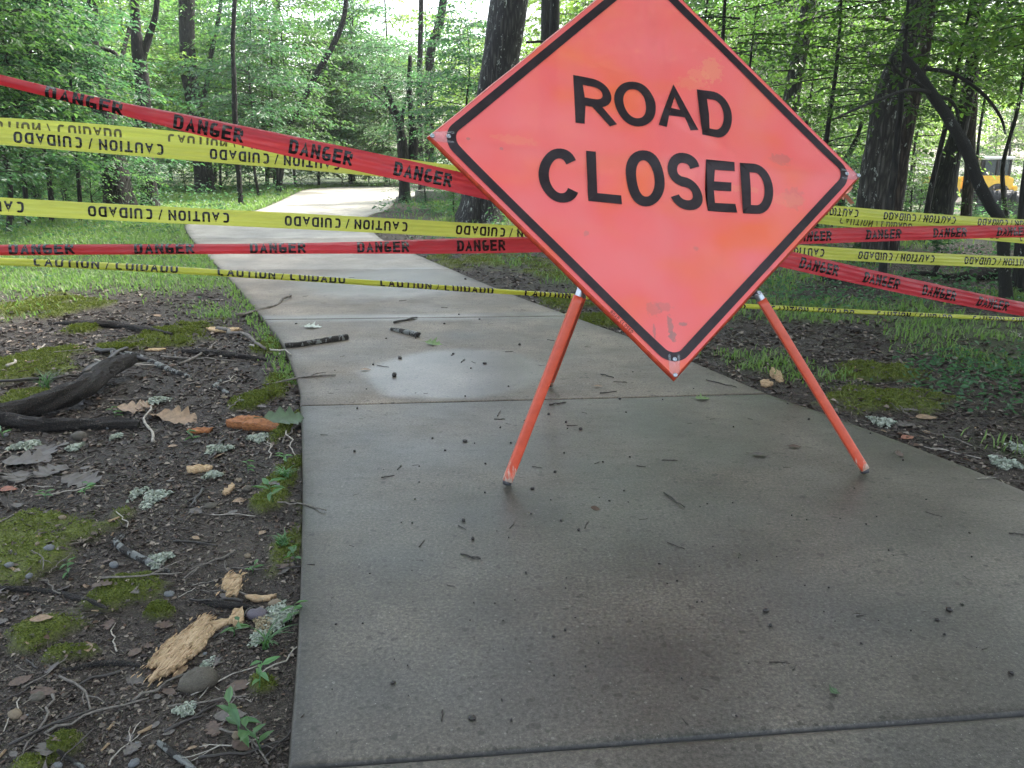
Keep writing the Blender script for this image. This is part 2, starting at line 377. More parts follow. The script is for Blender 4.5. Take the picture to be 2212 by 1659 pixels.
n1 = t.noise(p, 2.2, 5, .6); n2 = t.noise(p, 95, 5, .82); n3 = t.noise(t.pos((1, 2.2, 1), False), 9, 5, .65); n4 = t.noise(p, 420, 2, .6)
dry_sunlit = t.ramp(n1, [(.3, (.105, .084, .062)), (.5, (.155, .128, .098)), (.72, (.21, .178, .14))])
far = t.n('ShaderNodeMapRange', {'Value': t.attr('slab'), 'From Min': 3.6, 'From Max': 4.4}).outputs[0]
dry_sunlit = t.mix(far, dry_sunlit, t.ramp(n1, [(.3, (.24, .225, .20)), (.7, (.33, .315, .285))]))  # far slabs paler: sunlight on the path painted into the colour
c = t.mix(damp, dry_sunlit, t.ramp(n1, [(.28, (.040, .038, .034)), (.5, (.051, .049, .044)), (.72, (.062, .060, .055))]))
c = t.mix(t.math('MULTIPLY', t.ramp(n3, [(.52, (0, 0, 0)), (.75, (1, 1, 1))]), .35), c, t.mix(.5, c, (.06, .055, .045)))
c = t.mix(1.0, c, t.ramp(n2, [(.30, (.30, .29, .28)), (.5, (1, 1, 1)), (.68, (2.1, 2.06, 2.0))]), 'MULTIPLY')
n6 = t.noise(t.pos((.7, 3.2, 1), False), 5, 6, .72); c = t.mix(t.math('MULTIPLY', t.ramp(n6, [(.54, (0, 0, 0)), (.68, (1, 1, 1))]), .28), c, (.026, .023, .019))
n7 = t.noise(p, 1.1, 4, .6); c = t.mix(1.0, c, t.ramp(n7, [(.3, (.86, .86, .87)), (.7, (1.12, 1.11, 1.09))]), 'MULTIPLY')
c = t.mix(t.ramp(n4, [(.70, (0, 0, 0)), (.76, (.55, .55, .55))]), c, (.03, .028, .025))
sp_ = t.noise(p, 38, 2, .5); c = t.mix(t.ramp(sp_, [(.645, (0, 0, 0)), (.69, (.7, .7, .7))]), c, (.022, .019, .016))
wt = t.noise(p, 260, 1, .5); c = t.mix(t.ramp(wt, [(.74, (0, 0, 0)), (.78, (.7, .7, .7))]), c, (.42, .40, .38))
vd = t.n('ShaderNodeTexVoronoi', {'Vector': t.n('ShaderNodeVectorMath', {0: p, 1: t.n('ShaderNodeVectorMath', {0: t.n('ShaderNodeTexNoise', {'Vector': p, 'Scale': 30.0}).outputs['Color'], 1: (.03, .03, 0)}, operation='MULTIPLY').outputs[0]}, operation='ADD').outputs[0], 'Scale': 30.0}); vr = t.n('ShaderNodeSeparateColor', {'Color': vd.outputs['Color']})
rad = t.math('MULTIPLY', vr.outputs[1], .34); dk = t.math('MULTIPLY', t.math('LESS_THAN', vd.outputs['Distance'], rad), t.math('GREATER_THAN', vr.outputs[0], .62)); c = t.mix(t.math('MULTIPLY', dk, .55), c, (.016, .014, .012))
vp = t.n('ShaderNodeTexVoronoi', {'Vector': p, 'Scale': 70.0}); vq = t.n('ShaderNodeSeparateColor', {'Color': vp.outputs['Color']}); lt = t.math('MULTIPLY', t.math('LESS_THAN', vp.outputs['Distance'], t.math('MULTIPLY', vq.outputs[1], .3)), t.math('GREATER_THAN', vq.outputs[0], .90)); c = t.mix(t.math('MULTIPLY', lt, .4), c, (.24, .225, .205))
c = t.mix(wet, c, t.mix(1.0, c, (.62, .62, .64), 'MULTIPLY'))
c = t.mix(t.math('MINIMUM', gr, .92), c, (.022, .02, .016))
t.set('Base Color', c)
ro = t.math('SUBTRACT', .66, t.math('MULTIPLY', damp, .36)); ro = t.math('ADD', ro, t.math('MULTIPLY', t.math('SUBTRACT', n3, .5), .25))
rn = t.n('ShaderNodeMix', {0: wet, 2: ro, 3: .30}); t.set('Roughness', rn.outputs[0]); t.set('Specular IOR Level', t.n('ShaderNodeMix', {0: wet, 2: .36, 3: .58}).outputs[0])
hb = t.math('ADD', t.math('MULTIPLY', n2, .6), t.math('MULTIPLY', n4, .5)); bs = t.math('SUBTRACT', .32, t.math('MULTIPLY', wet, .27))
bn = t.n('ShaderNodeBump', {'Height': hb, 'Strength': bs, 'Distance': .004}); t.set('Normal', bn.outputs[0])
M['concrete'] = t.m
build_path()

# pale road beyond the trees on the right
def strip(name, pts, w, z, mat):
    P = smooth_rows(np.array(pts, float), 40); T = norm(np.gradient(P, axis=0)); Nn = np.stack([-T[:, 1], T[:, 0]], -1); k = len(P); m = 17
    V = np.stack([np.c_[P + Nn * w * s_, np.zeros(k)] for s_ in np.linspace(-.5, .5, m)], 1); V[..., 2] = gz(V[..., 0].ravel(), V[..., 1].ravel()).reshape(k, m) + z
    i, j = np.meshgrid(np.arange(k - 1), np.arange(m - 1), indexing='ij')
    q = np.stack([i * m + j + 1, i * m + j, (i + 1) * m + j, (i + 1) * m + j + 1], -1).reshape(-1, 4)
    return mesh_np(name, V.reshape(-1, 3), [q], mat)
M['gravel'] = simple('pale_gravel', (.42, .40, .37), .9, .3, 60)
tag(strip('road', [(6, 27), (12, 25), (20, 24), (32, 25), (60, 30)], 6.0, .05, M['gravel']), kind='structure')
# ------------------------------------------------------------------ lettering: stroke glyphs, merged and triangulated
def arc(cx, cy, rx, ry, a0, a1, n=14): return [(cx + rx * math.cos(R(a0 + (a1 - a0) * i / n)), cy + ry * math.sin(R(a0 + (a1 - a0) * i / n))) for i in range(n + 1)]
def sup(cx, cy, rx, ry, a0, a1, e, n=22):
    o = []
    for i in range(n + 1):
        a = R(a0 + (a1 - a0) * i / n); c, s = math.cos(a), math.sin(a)
        o.append((cx + rx * math.copysign(abs(c) ** (2 / e), c), cy + ry * math.copysign(abs(s) ** (2 / e), s)))
    return o
def strokes(ch, e):
    return {
        'R': [[(0, 0), (0, 1)], [(0, 1), (.5, 1)] + sup(.5, .73, .46, .27, 90, -90, e)[1:] + [(0, .46)], [(.52, .40), (1, 0)]],
        'O': [sup(.5, .5, .5, .5, 90, 450, e, 40)],
        'A': [[(0, 0), (.5, 1), (1, 0)], [(.28, .3), (.72, .3)]],
        'D': [[(0, .5), (0, 1), (.42, 1)] + sup(.42, .5, .58, .5, 90, -90, e)[1:] + [(0, 0), (0, .5)]],
        'C': [sup(.5, .5, .5, .5, 38 if e < 3 else 55, 322 if e < 3 else 305, e, 34)],
        'L': [[(0, 1), (0, 0), (1, 0)]],
        'S': [sup(.5, .75, .48, .25, 18, 270, e) + sup(.5, .25, .5, .25, 90, -162, e)[1:]],
        'E': [[(1, 1), (0, 1), (0, 0), (1, 0)], [(0, .52), (.86, .52)]],
        'N': [[(0, 0), (0, 1)], [(0, 1), (1, 0)], [(1, 0), (1, 1)]],
        'G': [sup(.5, .5, .5, .5, 66, 345, e, 34), [(.56, .40), (1, .40), (1, .15)]],
        'I': [[(0, 0), (0, 1)]],
        'U': [[(0, 1), (0, .3)] + sup(.5, .3, .5, .3, 180, 360, e)[1:] + [(1, 1)]],
        'T': [[(.5, 0), (.5, 1)], [(0, 1), (1, 1)]],
        '/': [[(0, 0), (1, 1)]],
    }[ch]
GC = {}
def glyph(ch, w, t, e=2.3, grid=.11):
    """letter of height 1 and width w with stroke t -> verts (n,2), tris"""
    key = (ch, round(w, 3), t, e, grid)
    if key in GC: return GC[key]
    if ch == 'I': w = t
    vs, fs = [], []
    th = t * (.62 if ch == '/' else 1)
    for st in strokes(ch, e):
        P = np.array([(t / 2 + x * max(w - t, 0), t / 2 + y * (1 - t)) for x, y in st])
        keep = [0] + [i for i in range(1, len(P)) if np.linalg.norm(P[i] - P[i - 1]) > 1e-5]; P = P[keep]
        closed = len(P) > 4 and np.linalg.norm(P[0] - P[-1]) < 1e-4
        if not closed:
            d0 = norm(P[0] - P[1]); d1 = norm(P[-1] - P[-2])
            ext = lambda d: t / 2 * (1 / max(abs(d[1]), .5) if abs(d[1]) > .5 else (1 if abs(d[0]) > .95 else 0))
            if ch in 'CSG' and st is strokes(ch, e)[0] or ch in 'CS': ext = lambda d: 0
            P[0] += d0 * ext(d0); P[-1] += d1 * ext(d1)
        for i in range(len(P) - 1):
            d = norm(P[i + 1] - P[i]); n_ = np.array([-d[1], d[0]]) * th / 2
            def off(k):
                if closed and k in (0, len(P) - 1): dp, dn = norm(P[-1] - P[-2]), norm(P[1] - P[0])
                elif 0 < k < len(P) - 1: dp, dn = norm(P[k] - P[k - 1]), norm(P[k + 1] - P[k])
                else: return n_
                m = norm(dp + dn); m = np.array([-m[1], m[0]]); c = max(m @ norm(n_), .45)
                return m * th / 2 / c
            a, b = off(i), off(i + 1); q = [P[i] - a, P[i + 1] - b, P[i + 1] + b, P[i] + a]
            q = [np.array([x[0], min(max(x[1], 0), 1)]) for x in q]
            if ch in 'AN': q = [np.array([min(max(x[0], -.02), w + .02), x[1]]) for x in q]
            k0 = len(vs); vs += [Vector(x) for x in q]; fs.append([k0, k0 + 1, k0 + 2, k0 + 3])
    for x in np.arange(0, w + grid, grid):
        for y in np.arange(0, 1 + grid, grid): vs.append(Vector((x + .003, y + .002)))
    quads = np.array([[tuple(vs[k]) for k in f] for f in fs])
    r = delaunay_2d_cdt(vs, [], fs, 0, 1e-4)
    V = np.array([(v.x, v.y) for v in r[0]]); T_ = np.array([f for f in r[2] if len(f) == 3])
    ce = V[T_].mean(1); inside = np.zeros(len(T_), bool)
    for q in quads:
        pos = np.ones(len(T_), bool); neg = np.ones(len(T_), bool)
        for k in range(4):
            e = q[(k + 1) % 4] - q[k]; cr = e[0] * (ce[:, 1] - q[k][1]) - e[1] * (ce[:, 0] - q[k][0]); pos &= cr > -1e-7; neg &= cr < 1e-7
        inside |= pos | neg
    T_ = T_[inside]
    a, b, c = V[T_[:, 0]], V[T_[:, 1]], V[T_[:, 2]]; ar = (b[:, 0] - a[:, 0]) * (c[:, 1] - a[:, 1]) - (b[:, 1] - a[:, 1]) * (c[:, 0] - a[:, 0])
    T_[ar < 0] = T_[ar < 0][:, ::-1]
    GC[key] = (V, T_); return GC[key]

# ------------------------------------------------------------------ the orange diamond sign on its stand
_r1, _r2, _n = np.array([.974, .023, .226]), np.array([-.025, -.978, .205]), np.array([.226, -.205, -.952]); _t = np.array([.551, -.851, 3.011]); _D = .862
def cam2w(c): return np.array([c[0], c[2] * cp - c[1] * sp, CAM_H - c[2] * sp - c[1] * cp])
def corner(px, loc):
    pl = _t + _r1 * loc[0] + _r2 * loc[1]; return atd(px[0], px[1], pl[2])
cL, cT, cR, cB = corner((924, 294), (-_D, 0)), corner((1391, -87), (0, _D)), corner((1860, 381), (_D, 0)), corner((1458, 820), (0, -_D))
SN = norm(np.cross(cR - cL, cT - cB)); SN = SN if SN[1] < 0 else -SN
def sdisp(x, y):
    fold = .007 * np.exp(-(y / .05) ** 2) + .006 * np.exp(-(x / .05) ** 2)          # ribs pressing from behind
    b = .010 * np.sin(x * 5.2 + 1.0) * np.cos(y * 4.1 + .4) + .006 * np.sin(x * 9 - y * 7 + 2) + .004 * np.sin(x * 3 + y * 15)
    crease = .011 * np.exp(-(((x - .10) * .5 + (y - .16) * .87) / .028) ** 2) * np.exp(-((x - .10) ** 2 + (y - .16) ** 2) / .035)
    crease += .008 * np.exp(-(((x - .06) * .95 - (y - .45) * .2) / .03) ** 2) * np.exp(-((y - .5) ** 2) / .05)
    e = np.clip(1 - (np.abs(x) + np.abs(y)) / _D, 0, 1)
    return fold * sstep(0, .1, e) + (b + crease) * sstep(0, .35, e)
def sgn(x, y, off=0.0):
    x = np.asarray(x, float); y = np.asarray(y, float); a = (x / _D + 1 + y / _D) / 2; b = (x / _D + 1 - y / _D) / 2
    P = ((1 - a) * (1 - b))[..., None] * cL + (a * (1 - b))[..., None] * cT + ((1 - a) * b)[..., None] * cB + (a * b)[..., None] * cR
    return P + (sdisp(x, y) + off)[..., None] * SN
t = NT('orange_fabric'); uv = t.n('ShaderNodeTexCoord').outputs['UV']
n1 = t.noise(t.n('ShaderNodeMapping', {'Vector': uv, 'Scale': (1.6, 2.6, 1), 'Rotation': (0, 0, .7)}).outputs[0], 1.5, 2, .45); n2 = t.noise(uv, 55, 4, .7); n3 = t.noise(uv, 6, 5, .7); n5 = t.noise(uv, 900, 1)
c = t.ramp(n1, [(.32, (1.0, .20, .205)), (.5, (1.0, .175, .165)), (.68, (1.0, .18, .085))])
c = t.mix(t.math('MULTIPLY', t.ramp(n3, [(.62, (0, 0, 0)), (.82, (1, 1, 1))]), .22), c, (.62, .12, .10))
def spot(uv, x, y, sx, sy, rot=0.0):
    mp = t.n('ShaderNodeMapping', {'Vector': uv, 'Location': (-x, -y, 0)}); mp2 = t.n('ShaderNodeMapping', {'Vector': mp.outputs[0], 'Rotation': (0, 0, rot), 'Scale': (1 / sx, 1 / sy, 1)})
    ln = t.n('ShaderNodeVectorMath', {0: mp2.outputs[0]}, operation='LENGTH').outputs['Value']
    ln = t.math('ADD', ln, t.math('MULTIPLY', t.math('SUBTRACT', n2, .5), 2.2)); return t.ramp(ln, [(.75, (1, 1, 1)), (1.1, (0, 0, 0))])
for (x, y, sx, sy, ro, k) in [(-.005, -.665, .011, .045, 0, .75), (.0, -.705, .016, .022, 0, .8), (.046, -.655, .018, .008, .1, .7), (-.065, -.685, .006, .028, .5, .6), (-.06, -.60, .03, .03, 0, .3), (-.02, -.59, .03, .02, .3, .35),
                              (.51, .04, .05, .03, .3, .35), (-.72, .0, .008, .006, 0, .6), (-.60, -.02, .008, .006, 0, .5), (.12, -.36, .012, .008, 0, .35), (-.30, -.33, .012, .01, 0, .4), (.40, -.42, .03, .02, 0, .3), (.55, -.12, .05, .05, 0, .25), (-.02, -.765, .008, .003, 0, .8)]:
    c = t.mix(t.math('MULTIPLY', spot(uv, x, y, sx, sy, ro), k), c, (.30, .20, .18))
for (x, y, sx, sy, ro, k) in [(.25, .40, .05, .06, .2, .55), (.19, .37, .05, .03, 0, .4), (.16, .33, .07, .03, .5, .3), (.33, -.10, .09, .016, -.03, .35), (.52, -.13, .085, .03, -.03, .3), (-.55, .02, .1, .02, 0, .3)]: c = t.mix(t.math('MULTIPLY', spot(uv, x, y, sx, sy, ro), k), c, (1.0, .36, .20))  # pale spots: light coming through the fabric, painted into its colour
t.set('Base Color', c); t.set('Roughness', .34); t.set('Specular IOR Level', .45); t.set('Coat Weight', .0)
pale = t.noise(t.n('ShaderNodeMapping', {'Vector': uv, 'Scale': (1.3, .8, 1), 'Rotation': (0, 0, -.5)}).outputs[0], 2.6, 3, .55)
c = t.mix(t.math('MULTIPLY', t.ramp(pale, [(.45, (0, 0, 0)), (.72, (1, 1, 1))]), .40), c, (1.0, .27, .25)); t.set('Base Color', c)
wr = t.noise(t.n('ShaderNodeMapping', {'Vector': uv, 'Scale': (5, 1.6, 1), 'Rotation': (0, 0, .5)}).outputs[0], 2.2, 3, .5)
t.bump(t.math('ADD', t.math('MULTIPLY', n5, .4), t.math('ADD', t.math('MULTIPLY', n3, .8), t.math('MULTIPLY', wr, 3.0))), .16, .006)
tl = t.n('ShaderNodeBsdfTranslucent', {'Color': (1, .10, .05, 1)}); tp = t.n('ShaderNodeBsdfTransparent', {'Color': (1, .62, .5, 1)})
m1 = t.n('ShaderNodeMixShader', {0: .16, 1: t.b.outputs[0], 2: tl.outputs[0]}); m2 = t.n('ShaderNodeMixShader', {0: .06, 1: m1.outputs[0], 2: tp.outputs[0]}); t.L(m2.outputs[0], t.out.inputs[0])
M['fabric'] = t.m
t = NT('black_ink'); uv = t.n('ShaderNodeTexCoord').outputs['UV']
n2 = t.noise(uv, 14, 5, .7); n3 = t.noise(t.n('ShaderNodeMapping', {'Vector': uv, 'Scale': (1, 3.4, 1), 'Rotation': (0, 0, .6)}).outputs[0], 34, 4, .75)
c = t.mix(t.ramp(n3, [(.66, (0, 0, 0)), (.74, (.6, .6, .6))]), t.ramp(n2, [(.3, (.014, .008, .010)), (.7, (.040, .026, .029))]), (.13, .095, .092))
t.set('Base Color', c); t.set('Roughness', .45); t.set('Specular IOR Level', .28); M['ink'] = t.m
M['rim'] = simple('orange_hem', (.50, .055, .022), .5, .3, 40)
t = NT('orange_tube_paint'); p = t.pos(); n1 = t.noise(t.pos((6, 6, 1.2)), 7, 4, .7); at_ = t.attr('wear')
wearm = t.ramp(t.math('ADD', t.math('MULTIPLY', at_, .55), t.math('MULTIPLY', n1, .55)), [(.60, (0, 0, 0)), (.66, (1, 1, 1))])
c = t.mix(wearm, t.ramp(t.noise(p, 30, 3), [(.3, (.50, .062, .026)), (.7, (.62, .085, .038))]), t.ramp(t.noise(p, 60, 3), [(.3, (.40, .24, .17)), (.7, (.62, .50, .42))]))
t.set('Base Color', c); t.set('Roughness', t.n('ShaderNodeMix', {0: wearm, 2: .33, 3: .8}).outputs[0]); M['tube'] = t.m
M['steel'] = simple('galvanised_steel', (.42, .45, .49), .38, .12, 60, metal=1)
M['dark_metal'] = simple('dark_metal', (.05, .05, .055), .5, .2, 40)
M['fibre'] = simple('grey_fibreglass', (.25, .25, .24), .5)
t = NT('clear_plastic'); tp = t.n('ShaderNodeBsdfTransparent', {'Color': (.96, .97, .98, 1)}); t.set('Base Color', (.75, .77, .8, 1)); t.set('Roughness', .22); t.set('Specular IOR Level', .6)
mx = t.n('ShaderNodeMixShader', {0: .20, 1: tp.outputs[0], 2: t.b.outputs[0]}); t.L(mx.outputs[0], t.out.inputs[0]); M['clear'] = t.m

hubw = at(1410, 235, 3.55)
sign = empty('road_closed_sign', (float(hubw[0]), 3.3, 0)); tag(sign, 'orange diamond road closed sign on a four legged stand across the path', 'road sign')
bpy.context.view_layer.update()
def kid(o, parent):
    o.parent = parent; o.matrix_parent_inverse = parent.matrix_world.inverted(); return o
RP = {}
def root_at(name, loc):
    e = empty(name, tuple(float(v) for v in loc)); e['_o'] = 1; return e
def local(V, root): return np.asarray(V) - np.array(root.location)
def sign_mesh(name, xy, polys, mat, off, parent=None, smooth=True, nrm=True):
    xy = np.asarray(xy, float); V = local(sgn(xy[:, 0], xy[:, 1], off), sign); o = mesh_np(name, V, polys, mat, parent or sign, smooth=smooth); set_uv(o.data, xy)
    e = 2e-3; X, Y = xy[:, 0], xy[:, 1]; nn = norm(np.cross(sgn(X + e, Y) - sgn(X - e, Y), sgn(X, Y + e) - sgn(X, Y - e))); nn[(nn @ SN) < 0] *= -1
    o.data.normals_split_custom_set_from_vertices(nn.tolist()); return o
# fabric sheet (front and back skins with a rim)
n = 170; a, b = np.meshgrid(np.linspace(0, 1, n), np.linspace(0, 1, n), indexing='ij'); X, Y = (a + b - 1) * _D, (a - b) * _D
i, j = np.meshgrid(np.arange(n - 1), np.arange(n - 1), indexing='ij'); Q = np.stack([i * n + j, (i + 1) * n + j, (i + 1) * n + j + 1, i * n + j + 1], -1).reshape(-1, 4)
ins = .988
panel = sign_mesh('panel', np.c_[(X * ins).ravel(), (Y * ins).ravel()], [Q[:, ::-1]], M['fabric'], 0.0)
# hem: a folded edge strip along each side, turned back
mb = MB()
for (p0, p1) in [((-_D, 0), (0, _D)), ((0, _D), (_D, 0)), ((_D, 0), (0, -_D)), ((0, -_D), (-_D, 0))]:
    tt = np.linspace(0, 1, 40); L2 = np.array(p0)[None] * (1 - tt[:, None]) + np.array(p1)[None] * tt[:, None]
    wob = 1 + .0016 * np.sin(tt * 23 + p0[0] * 5)
    rows = [sgn(L2[:, 0] * ins, L2[:, 1] * ins, .0012), sgn(L2[:, 0] * (ins + .006) * wob, L2[:, 1] * (ins + .006) * wob, -.002), sgn(L2[:, 0] * 1.004 * wob, L2[:, 1] * 1.004 * wob, -.013), sgn(L2[:, 0] * ins, L2[:, 1] * ins, -.016), sgn(L2[:, 0] * .95, L2[:, 1] * .95, -.010)]
    V = np.stack(rows, 0).reshape(-1, 3); k = 40; q = [[r * k + s_, r * k + s_ + 1, (r + 1) * k + s_ + 1, (r + 1) * k + s_] for r in range(4) for s_ in range(k - 1)]
    mb.add(local(V, sign), q)
mb.build('hem', M['rim'], sign, smooth=True)
# black border band with rounded corners
def rounded(h, r, m=12):
    """diamond of half diagonal h with corners rounded by r, evenly sampled sides"""
    out = []
    for k in range(4):
        a0 = R(180 - 90 * k); cdir = np.array([math.cos(a0), math.sin(a0)]); cc = cdir * (h - r * math.sqrt(2))
        for s_ in range(m + 1):
            a = a0 + R(45) - R(90) * s_ / m; out.append(cc + r * np.array([math.cos(a), math.sin(a)]))
        nxt = R(180 - 90 * (k + 1)); c2 = np.array([math.cos(nxt), math.sin(nxt)]) * (h - r * math.sqrt(2)); e1 = out[-1]; e2 = c2 + r * np.array([math.cos(nxt + R(45)), math.sin(nxt + R(45))])
        for s_ in range(1, 30): out.append(e1 + (e2 - e1) * s_ / 30)
    return np.array(out)
hO = _D - .0235 * math.sqrt(2); hI = hO - .0325 * math.sqrt(2)
bo, bi = rounded(hO, .078), rounded(hI, .046); k = len(bo); lay = [bo * (1 - f) + bi * f for f in (0, .33, .66, 1)]
q = [[r * k + s_, r * k + (s_ + 1) % k, (r + 1) * k + (s_ + 1) % k, (r + 1) * k + s_] for r in range(3) for s_ in range(k)]
sign_mesh('border', np.vstack(lay), [np.array(q)[:, ::-1]], M['ink'], .003)
LET = [('R', -314, -168, 110, 305), ('O', -158, -4, 114, 314), ('A', 4, 156, 114, 314), ('D', 180, 316, 104, 307),
       ('C', -459, -309, -217, 1), ('L', -283, -158, -205, -2), ('O', -140, 7, -209, 12), ('S', 26, 163, -209, 14), ('E', 181, 301, -201, 4), ('D', 329, 459, -204, 2)]
vs, ts, nv = [], [], 0
for ch, x0, x1, y0, y1 in LET:
    h = (y1 - y0) / 1000; V, T_ = glyph(ch, (x1 - x0) / 1000 / h, .176, 2.15, .06)
    xy = np.c_[x0 / 1000 + V[:, 0] * h, y0 / 1000 + V[:, 1] * h]
    xy[:, 0] += .004 * np.sin(xy[:, 1] * 26 + x0 * .011); xy[:, 1] += .0035 * np.sin(xy[:, 0] * 17 + 1)
    vs.append(xy); ts.append(T_ + nv); nv += len(V)
sign_mesh('lettering', np.vstack(vs), [np.vstack(ts)], M['ink'], .003)
# small print along the lower left margin
vs, ts, nv = [], [], 0; x = 0; tw = []
for ch in 'ROAD CLOSED':
    if ch == ' ': x += .55; continue
    V, T_ = glyph(ch, .62, .17, 2.2, .3); tw.append((x, V, T_)); x += .82
dirv = norm(np.array([1, -1])); nv_ = norm(np.array([1, 1])); h = .0125; base = np.array([-.228, -.623]) 
for x0, V, T_ in tw:
    vs.append(base + dirv * ((x0 + V[:, :1]) * h) + nv_ * (V[:, 1:] * h)); ts.append(T_ + nv); nv += len(V)
M['print_red'] = simple('red_print', (.22, .015, .012), .5)
sign_mesh('small_print', np.vstack(vs), [np.vstack(ts)], M['print_red'], .0012)
# clear corner pockets with rivets
def disc(c, nrm, r, h, n=16):
    nrm = norm(nrm); u = norm(np.cross(nrm, [0, 0, 1])); w = np.cross(nrm, u); th = np.linspace(0, 2 * math.pi, n, endpoint=False)
    rings = [(r, 0), (r, h * .6), (r * .8, h), (r * .45, h), (r * .38, h * .5), (r * .2, h * .55)]
    V = np.vstack([c + nrm * z + rr * (np.cos(th)[:, None] * u + np.sin(th)[:, None] * w) for rr, z in rings]); k = len(rings)
    q = [[a * n + b, a * n + (b + 1) % n, (a + 1) * n + (b + 1) % n, (a + 1) * n + b] for a in range(k - 1) for b in range(n)]
    V = np.vstack([V, c + nrm * rings[-1][1]]); t3 = [[(k - 1) * n + b, (k - 1) * n + (b + 1) % n, k * n] for b in range(n)]
    return V, q, t3
for ang in (180, 0, 270, 90):
    d = np.array([math.cos(R(ang)), math.sin(R(ang))]); s_ = np.array([-d[1], d[0]]); sh = [(.857, 0), (.838, .018), (.838, .018), (.772, .0225), (.772, -.0225), (.838, -.018)]
    sh = [(.857, 0), (.836, .019), (.800, .021), (.771, .0225), (.771, -.0225), (.800, -.021), (.836, -.019)]
    f = np.array([d * u_ + s_ * v_ for u_, v_ in sh]); nn = len(f)
    V = np.vstack([sgn(f[:, 0], f[:, 1], .0022 + .003 * 0), sgn(f[:, 0], f[:, 1], .0042)]); mb = MB()
    m_ = mesh_np('corner_pocket', local(V, sign), [np.array([list(range(nn, 2 * nn))]) if d is not None else [], np.array([[a, (a + 1) % nn, nn + (a + 1) % nn, nn + a] for a in range(nn)])], M['clear'], sign)
    for u_ in (.847, .790):
        c = sgn(np.array([d[0] * u_]), np.array([d[1] * u_]), .0043)[0]
        V, q, t3 = disc(c, SN, .0082, .004); b_ = MB(); b_.add(local(V, sign), q, t3); b_.build('rivet', M['steel'], m_, smooth=True)
# cross ribs behind the fabric
for d in ((1, 0), (0, 1)):
    s_ = np.linspace(-.85, .85, 30); P = sgn(s_ * d[0], s_ * d[1], -.012 - .006 * d[1]); mb = MB(); mb.tube(local(P, sign), .007, 8); mb.build('rib', M['fibre'], sign, smooth=True)
# stand: four square tube legs spreading from a hub behind the panel
def sq_tube(mb, p0, p1, w, n=24):
    """rounded square tube of side w from p0 to p1"""
    p0, p1 = np.asarray(p0), np.asarray(p1); T_ = norm(p1 - p0); u = norm(np.cross(T_, [0, 1, 0])); v = np.cross(T_, u); ring = np.array(sup(0, 0, w / 2, w / 2, 0, 360, 5, n))[:-1]
    k = 30; P = p0[None] * (1 - np.linspace(0, 1, k)[:, None]) + p1[None] * np.linspace(0, 1, k)[:, None]
    V = (P[:, None] + ring[None, :, :1] * u + ring[None, :, 1:] * v).reshape(-1, 3); m = len(ring)
    q = [[a * m + b, a * m + (b + 1) % m, (a + 1) * m + (b + 1) % m, (a + 1) * m + b] for a in range(k - 1) for b in range(m)]
    V = np.vstack([V, p0, p1]); t3 = [[k * m, (b + 1) % m, b] for b in range(m)] + [[k * m + 1, (k - 1) * m + b, (k - 1) * m + (b + 1) % m] for b in range(m)]
    mb.add(V, q, t3); return np.concatenate([np.repeat(np.linspace(0, 1, k), m), [0, 1]])
def leg(px_foot, px_top, dtop, w, front):
    foot = g(*px_foot); foot[2] = .022; r = atd(px_top[0], px_top[1], dtop); d = r - foot; top = foot + d * 1.10 if not front else foot + d * 1.04
    sl_ = r
    mb = MB(); u = sq_tube(mb, local(foot, sign), local(sl_, sign), w); o = mb.build('leg', M['tube'], sign, smooth=True)
    attr(o.data, 'wear', np.clip(1 - u * 3.2, 0, 1) ** 1.2 * .54 + .19 * (u < .45))
    mb = MB(); mb.tube(local(np.linspace(sl_ - norm(d) * .01, top, 8), sign), w * .43, 18); s2 = mb.build('inner_tube', M['steel'], o, smooth=True)
    if front:
        c = sl_ + norm(d) * .035 + norm(-np.array([0, 1, 0.])) * w * .43 + np.array([.004, 0, 0]); V, q, t3 = disc(c, np.array([0.12, -1, .1]), .008, .006); b_ = MB(); b_.add(local(V, sign), q, t3); b_.build('button', M['steel'], o, smooth=True)
    mb = MB(); mb.tube(local([foot + norm(d) * -.006 - [0, 0, .008], foot + norm(d) * .004], sign), w * .47, 14); mb.build('foot_cap', M['dark_metal'], o, smooth=True)
    return top
def sdepth(px, py):                     # depth of the sign plane along a picture ray
    r = np.array([(px - CX) / FPX, (py - CY) / FPX, 1.0]); return (_n @ _t) / (_n @ r)
tops = [leg((1096, 1050), (1250, 640), sdepth(1250, 640) + .05, .037, True), leg((1866, 1025), (1645, 648), sdepth(1645, 648) + .06, .034, True),
        leg((1188, 836), (1257, 640), 3.30, .036, False), leg((1744, 819), (1652, 660), 3.72, .030, False)]
hub = np.mean(tops, 0); mb = MB(); 
for tp_ in tops: mb.tube(local([tp_, hub], sign), .012, 10)
mb.box(local(hub, sign), (.16, .12, .10)); mb.build('hub', M['dark_metal'], sign)
ctr = sgn(np.array([0.]), np.array([0.]), -.03)[0]; mb = MB(); mb.tube(local([hub, ctr], sign), .016, 10); mb.tube(local([ctr, sgn(np.array([0.]), np.array([-.5]), -.03)[0]], sign), .014, 10); mb.build('mast', M['steel'], sign, smooth=True)
